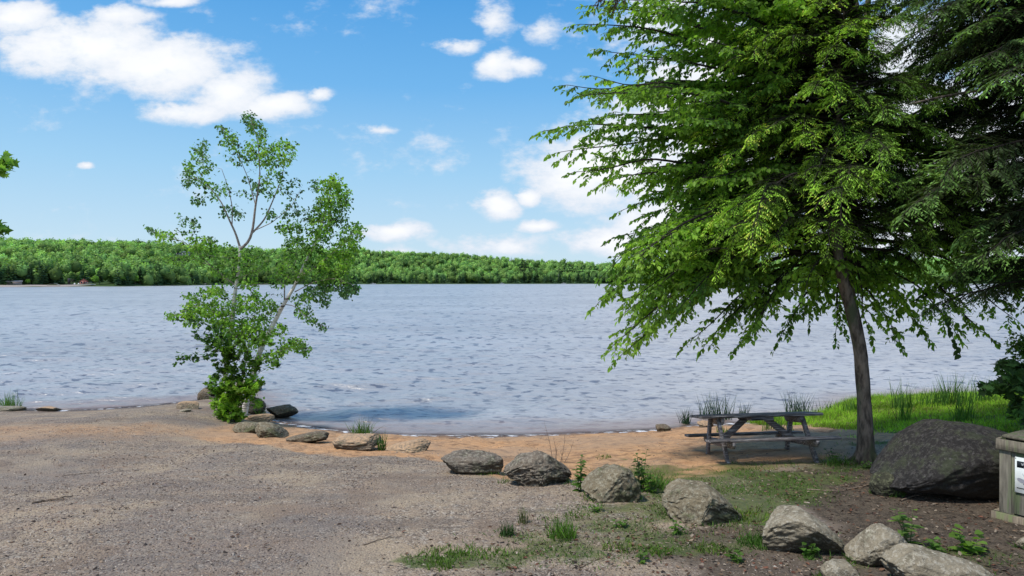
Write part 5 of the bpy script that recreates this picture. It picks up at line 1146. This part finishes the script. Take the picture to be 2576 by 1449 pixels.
for i, (u, v, h, k, rr, lb) in enumerate([(1724, 1066, .34, 50, .10, 'short dark reed clump in the shallows left of the picnic table'), (1800, 1052, .50, 80, .38, 'wide reed clump in the shallows behind the left end of the table'), (1772, 1056, .40, 14, .12, 'sparse thin reeds beside the wide reed clump behind the table'),
                                          (1870, 1050, .36, 26, .10, 'narrow reed clump in the water behind the middle of the table'), (2003, 1048, .50, 80, .26, 'dense upright reed clump behind the right end of the table'), (2052, 1045, .34, 8, .15, 'few thin reeds standing in the water right of the dense clump'),
                                          (2085, 1042, .34, 34, .2, 'reeds at the left corner of the grassy bank')]):
    tuft(u, v, h * 1.35, int(k * 1.3), rr, lb, (.035, .075, .04), .017, .12, 'reed_clump', 'reeds', 'reeds in the shallows', True)
for i, (u, v, h, k, rr, lb) in enumerate([(2145, 1042, .30, 70, .3, 'bright reed tuft left of the hemlock trunk on the bank'), (2265, 1030, .50, 60, .22, 'dark rush tuft on the bank right of the hemlock trunk'), (2272, 1060, .36, 30, .12, 'small dark rush tuft in front of the dark rushes right of the trunk'),
                                          (2400, 1018, .50, 110, .35, 'tallest rush tuft on the grassy bank above the huge boulder'), (2425, 1060, .42, 44, .18, 'dark rush tuft in the middle of the lawn above the boulder'), (2480, 1012, .42, 50, .25, 'rush tuft at the water edge below the maple leaves'), (2345, 1022, .36, 50, .3, 'short rushes along the bank left of the tallest rush tuft'), (1820, 1085, .12, 30, .12, 'tiny tuft on the sand seen under the table'), (1955, 1082, .20, 50, .3, 'brownish tuft on the sand behind the right table legs')]):
    tuft(u, v, h * 1.25, int(k * 1.3), rr, lb, (.09, .19, .035), .015, .14, 'rush_tuft', 'rushes', 'rush tufts on the bank')
def weed(u, v, h, nst, lsz, label, col, spread=.25, T=LEAF, per=9, seed=0, name='weed_plant', leafy=.15, wid=1.0):
    g = ground(u, v); r = np.random.default_rng(int(u + v) + seed); root = thing(name, g, label, 'plant'); wd, lf = MB(), MB()
    for k in range(nst):
        a = r.uniform(0, 6.28); e = g + Vector((math.cos(a) * spread * h * r.uniform(.2, 1), math.sin(a) * spread * h * r.uniform(.2, 1), h * r.uniform(.7, 1.05))); P = smoothpath([g + Vector((.02 * math.cos(a), .02 * math.sin(a), -.02)), (g + e) / 2, e], 8); wd.tube(P, np.linspace(.005, .002, 8), 4)
        m_ = per; s = np.linspace(leafy, 1, m_); q = resample(P, 20)[(s * 19).astype(int)]; an = np.arange(m_) * 2.4 + r.uniform(0, 6); D = np.stack([np.cos(an), np.sin(an), .25 - .5 * r.uniform(size=m_)], -1)
        leaves(lf, q, D, lsz * (1.15 - .5 * s), np.clip(np.array(col) * (1 + .2 * r.normal(size=(m_, 1))), .01, 1), T, LEAFF, roll=.25, wid=wid)
    wd.build('stems', M_grass_stem, root, False, g); lf.build('foliage', M_leaf, root, False, g); return root
M_grass_stem = solid_mat('green_stem', (.08, .12, .04), (.14, .16, .06), 20, .7, .1)
weed(1458, 1238, .42, 5, .10, 'upright leafy weed between the angular and the squat boulder', (.10, .20, .035), .28, per=13)
weed(1613, 1235, .46, 5, .10, 'tall dark leafy weed right of the squat grey green boulder', (.06, .14, .03), .25, per=14)
weed(1640, 1240, .28, 7, .08, 'bushy bright weed behind the tall dark one', (.11, .23, .035), .5, per=9)
weed(2290, 1370, .36, 4, .12, 'pale green seedling with broad leaves beside the egg shaped stone', (.19, .31, .08), .45, BLEAF, 7)
weed(2440, 1390, .20, 5, .13, 'bright low seedling below the wooden bin', (.19, .33, .06), .9, BLEAF, 5)
weed(1560, 1330, .10, 5, .06, 'small leafy weed between the foreground clumps below the squat boulder', (.11, .21, .035), .9, BLEAF, 6)
weed(1700, 1345, .13, 6, .06, 'spreading leafy weed below the mossy sloping boulder', (.11, .22, .035), .9, LEAF, 7)
weed(1500, 1290, .09, 6, .05, 'low bright weed in front of the squat boulder', (.13, .25, .04), 1.1, BLEAF, 6)
weed(1850, 1415, .10, 5, .07, 'low weed at the bottom edge left of the flat topped stone', (.10, .19, .035), .9, BLEAF, 5)
weed(2350, 1400, .14, 5, .09, 'slender seedling between the two pale bottom stones and the bin', (.13, .24, .05), .7, BLEAF, 6)
weed(2030, 1400, .12, 5, .08, 'small leafy seedling at the foot of the large pale boulder', (.09, .19, .035), .9, BLEAF, 5)
weed(1940, 1370, .16, 6, .05, 'small rounded leaf weed on the left flank of the large pale boulder', (.08, .17, .03), .8, BLEAF, 7)
weed(1620, 1420, .09, 5, .06, 'tiny leafy rosette in the bottom foreground', (.12, .23, .04), 1.2, BLEAF, 5)
weed(2100, 1165, .20, 5, .08, 'leafy weed in the grass left of the hemlock foot', (.08, .17, .03), .6, LEAF, 8)
weed(2190, 1180, .10, 9, .06, 'low broad leaved weeds around the hemlock foot', (.09, .17, .04), 1.6, BLEAF, 5)
g = ground(1405, 1165); ds = thing('dry_stalks', g, 'bare dry brown stalks standing on the sand behind the angular boulder', 'plant'); a = MB(); r = np.random.default_rng(8)
for (du, hv, dx) in [(-14, 95, -20), (-6, 60, -6), (4, 70, 12), (14, 50, 22), (-10, 40, 4), (8, 30, -3)]:
    p0 = at(1405 + du, 1165, g.y); p1 = at(1405 + du + dx, 1165 - hv, g.y); P = smoothpath([p0, (Vector(p0) + Vector(p1)) / 2 + Vector((.02, 0, 0)), p1], 8); a.tube(P, np.linspace(.0045, .002, 8), 4)
    for q in P[2:]: a.tube([q, q + np.array([r.normal() * .04, 0, .05])], [.002, .001], 3)
a.build('stalk', M_twig, ds, False, g)

# sticks and roots
def stick(pts, rad_, label, name='stick', mat=None, sides=()):
    P = [ground(*p) for p in pts]; P = [Vector((p.x, p.y, gz(p.x, p.y) + rad_ * .8)) for p in P]; o_ = P[0]; Q = smoothpath(P, 14); Q[1:-1] += rng.normal(size=(12, 3)) * rad_ * .35
    a = MB(); a.tube(Q, np.linspace(rad_, rad_ * .4, 14), 7, wob=.2)
    for (i, du) in sides: a.tube([Q[i], Q[i] + np.array([.10 * du, -.05, .02]), Q[i] + np.array([.22 * du, -.07, .012])], [rad_ * .6, rad_ * .4, rad_ * .2], 5)
    return tag(a.build(name, mat or M_twig, None, True, o_), label, 'stick')
stick([(80, 1268), (118, 1260), (150, 1252), (184, 1244)], .016, 'brown forked stick lying on the gravel at the left', sides=((8, .6), (5, .9)))
stick([(160, 1196), (210, 1190), (262, 1187)], .005, 'thin dark twig on the gravel above the forked stick')
stick([(1385, 1336), (1428, 1322), (1440, 1318)], .005, 'thin bent twig on the gravel left of the squat boulder')
stick([(1328, 1290), (1345, 1318), (1378, 1319)], .005, 'hooked pale twig on the gravel in front of the angular boulder')
stick([(2360, 1305), (2385, 1330), (2405, 1350)], .0045, 'slender curved twig on the dark soil left of the bin')
stick([(2265, 1262), (2295, 1250), (2330, 1246)], .010, 'exposed root running over the dark soil', 'root')
stick([(2130, 1232), (2170, 1224), (2230, 1212), (2290, 1204)], .010, 'long exposed root in the grass in front of the hemlock foot', 'root')
stick([(2030, 1232), (2080, 1236), (2130, 1233)], .008, 'dark exposed root left of the long one', 'root')
stick([(1460, 1432), (1500, 1412), (1535, 1402)], .005, 'thin twig at the bottom edge of the foreground')
stick([(915, 1372), (960, 1356), (1010, 1350)], .005, 'thin twig lying on the gravel at the bottom centre left')
stick([(1240, 1100 + 62), (1262, 1150), (1300, 1148)], .004, 'small twig on the sand behind the long low slab')

# ------------------------------------------------------------------ camera and output
cd = bpy.data.cameras.new('camera'); cam = bpy.data.objects.new('camera', cd); COL.objects.link(cam); cam.location = (0, 0, CZ); cam.rotation_euler = (PI / 2, 0, 0)
cd.lens = 24; cd.sensor_width = 36; cd.shift_y = -(288 - HZ) / 1024; cd.clip_end = 8000; cd.clip_start = .05
sc.camera = cam
sc.view_settings.view_transform = 'Standard'; sc.view_settings.look = 'None'; sc.view_settings.exposure = 0
sc.render.engine = 'CYCLES'
try:
    sc.cycles.use_denoising = True; sc.cycles.max_bounces = 6; sc.cycles.transparent_max_bounces = 8; sc.cycles.diffuse_bounces = 3
except Exception: pass
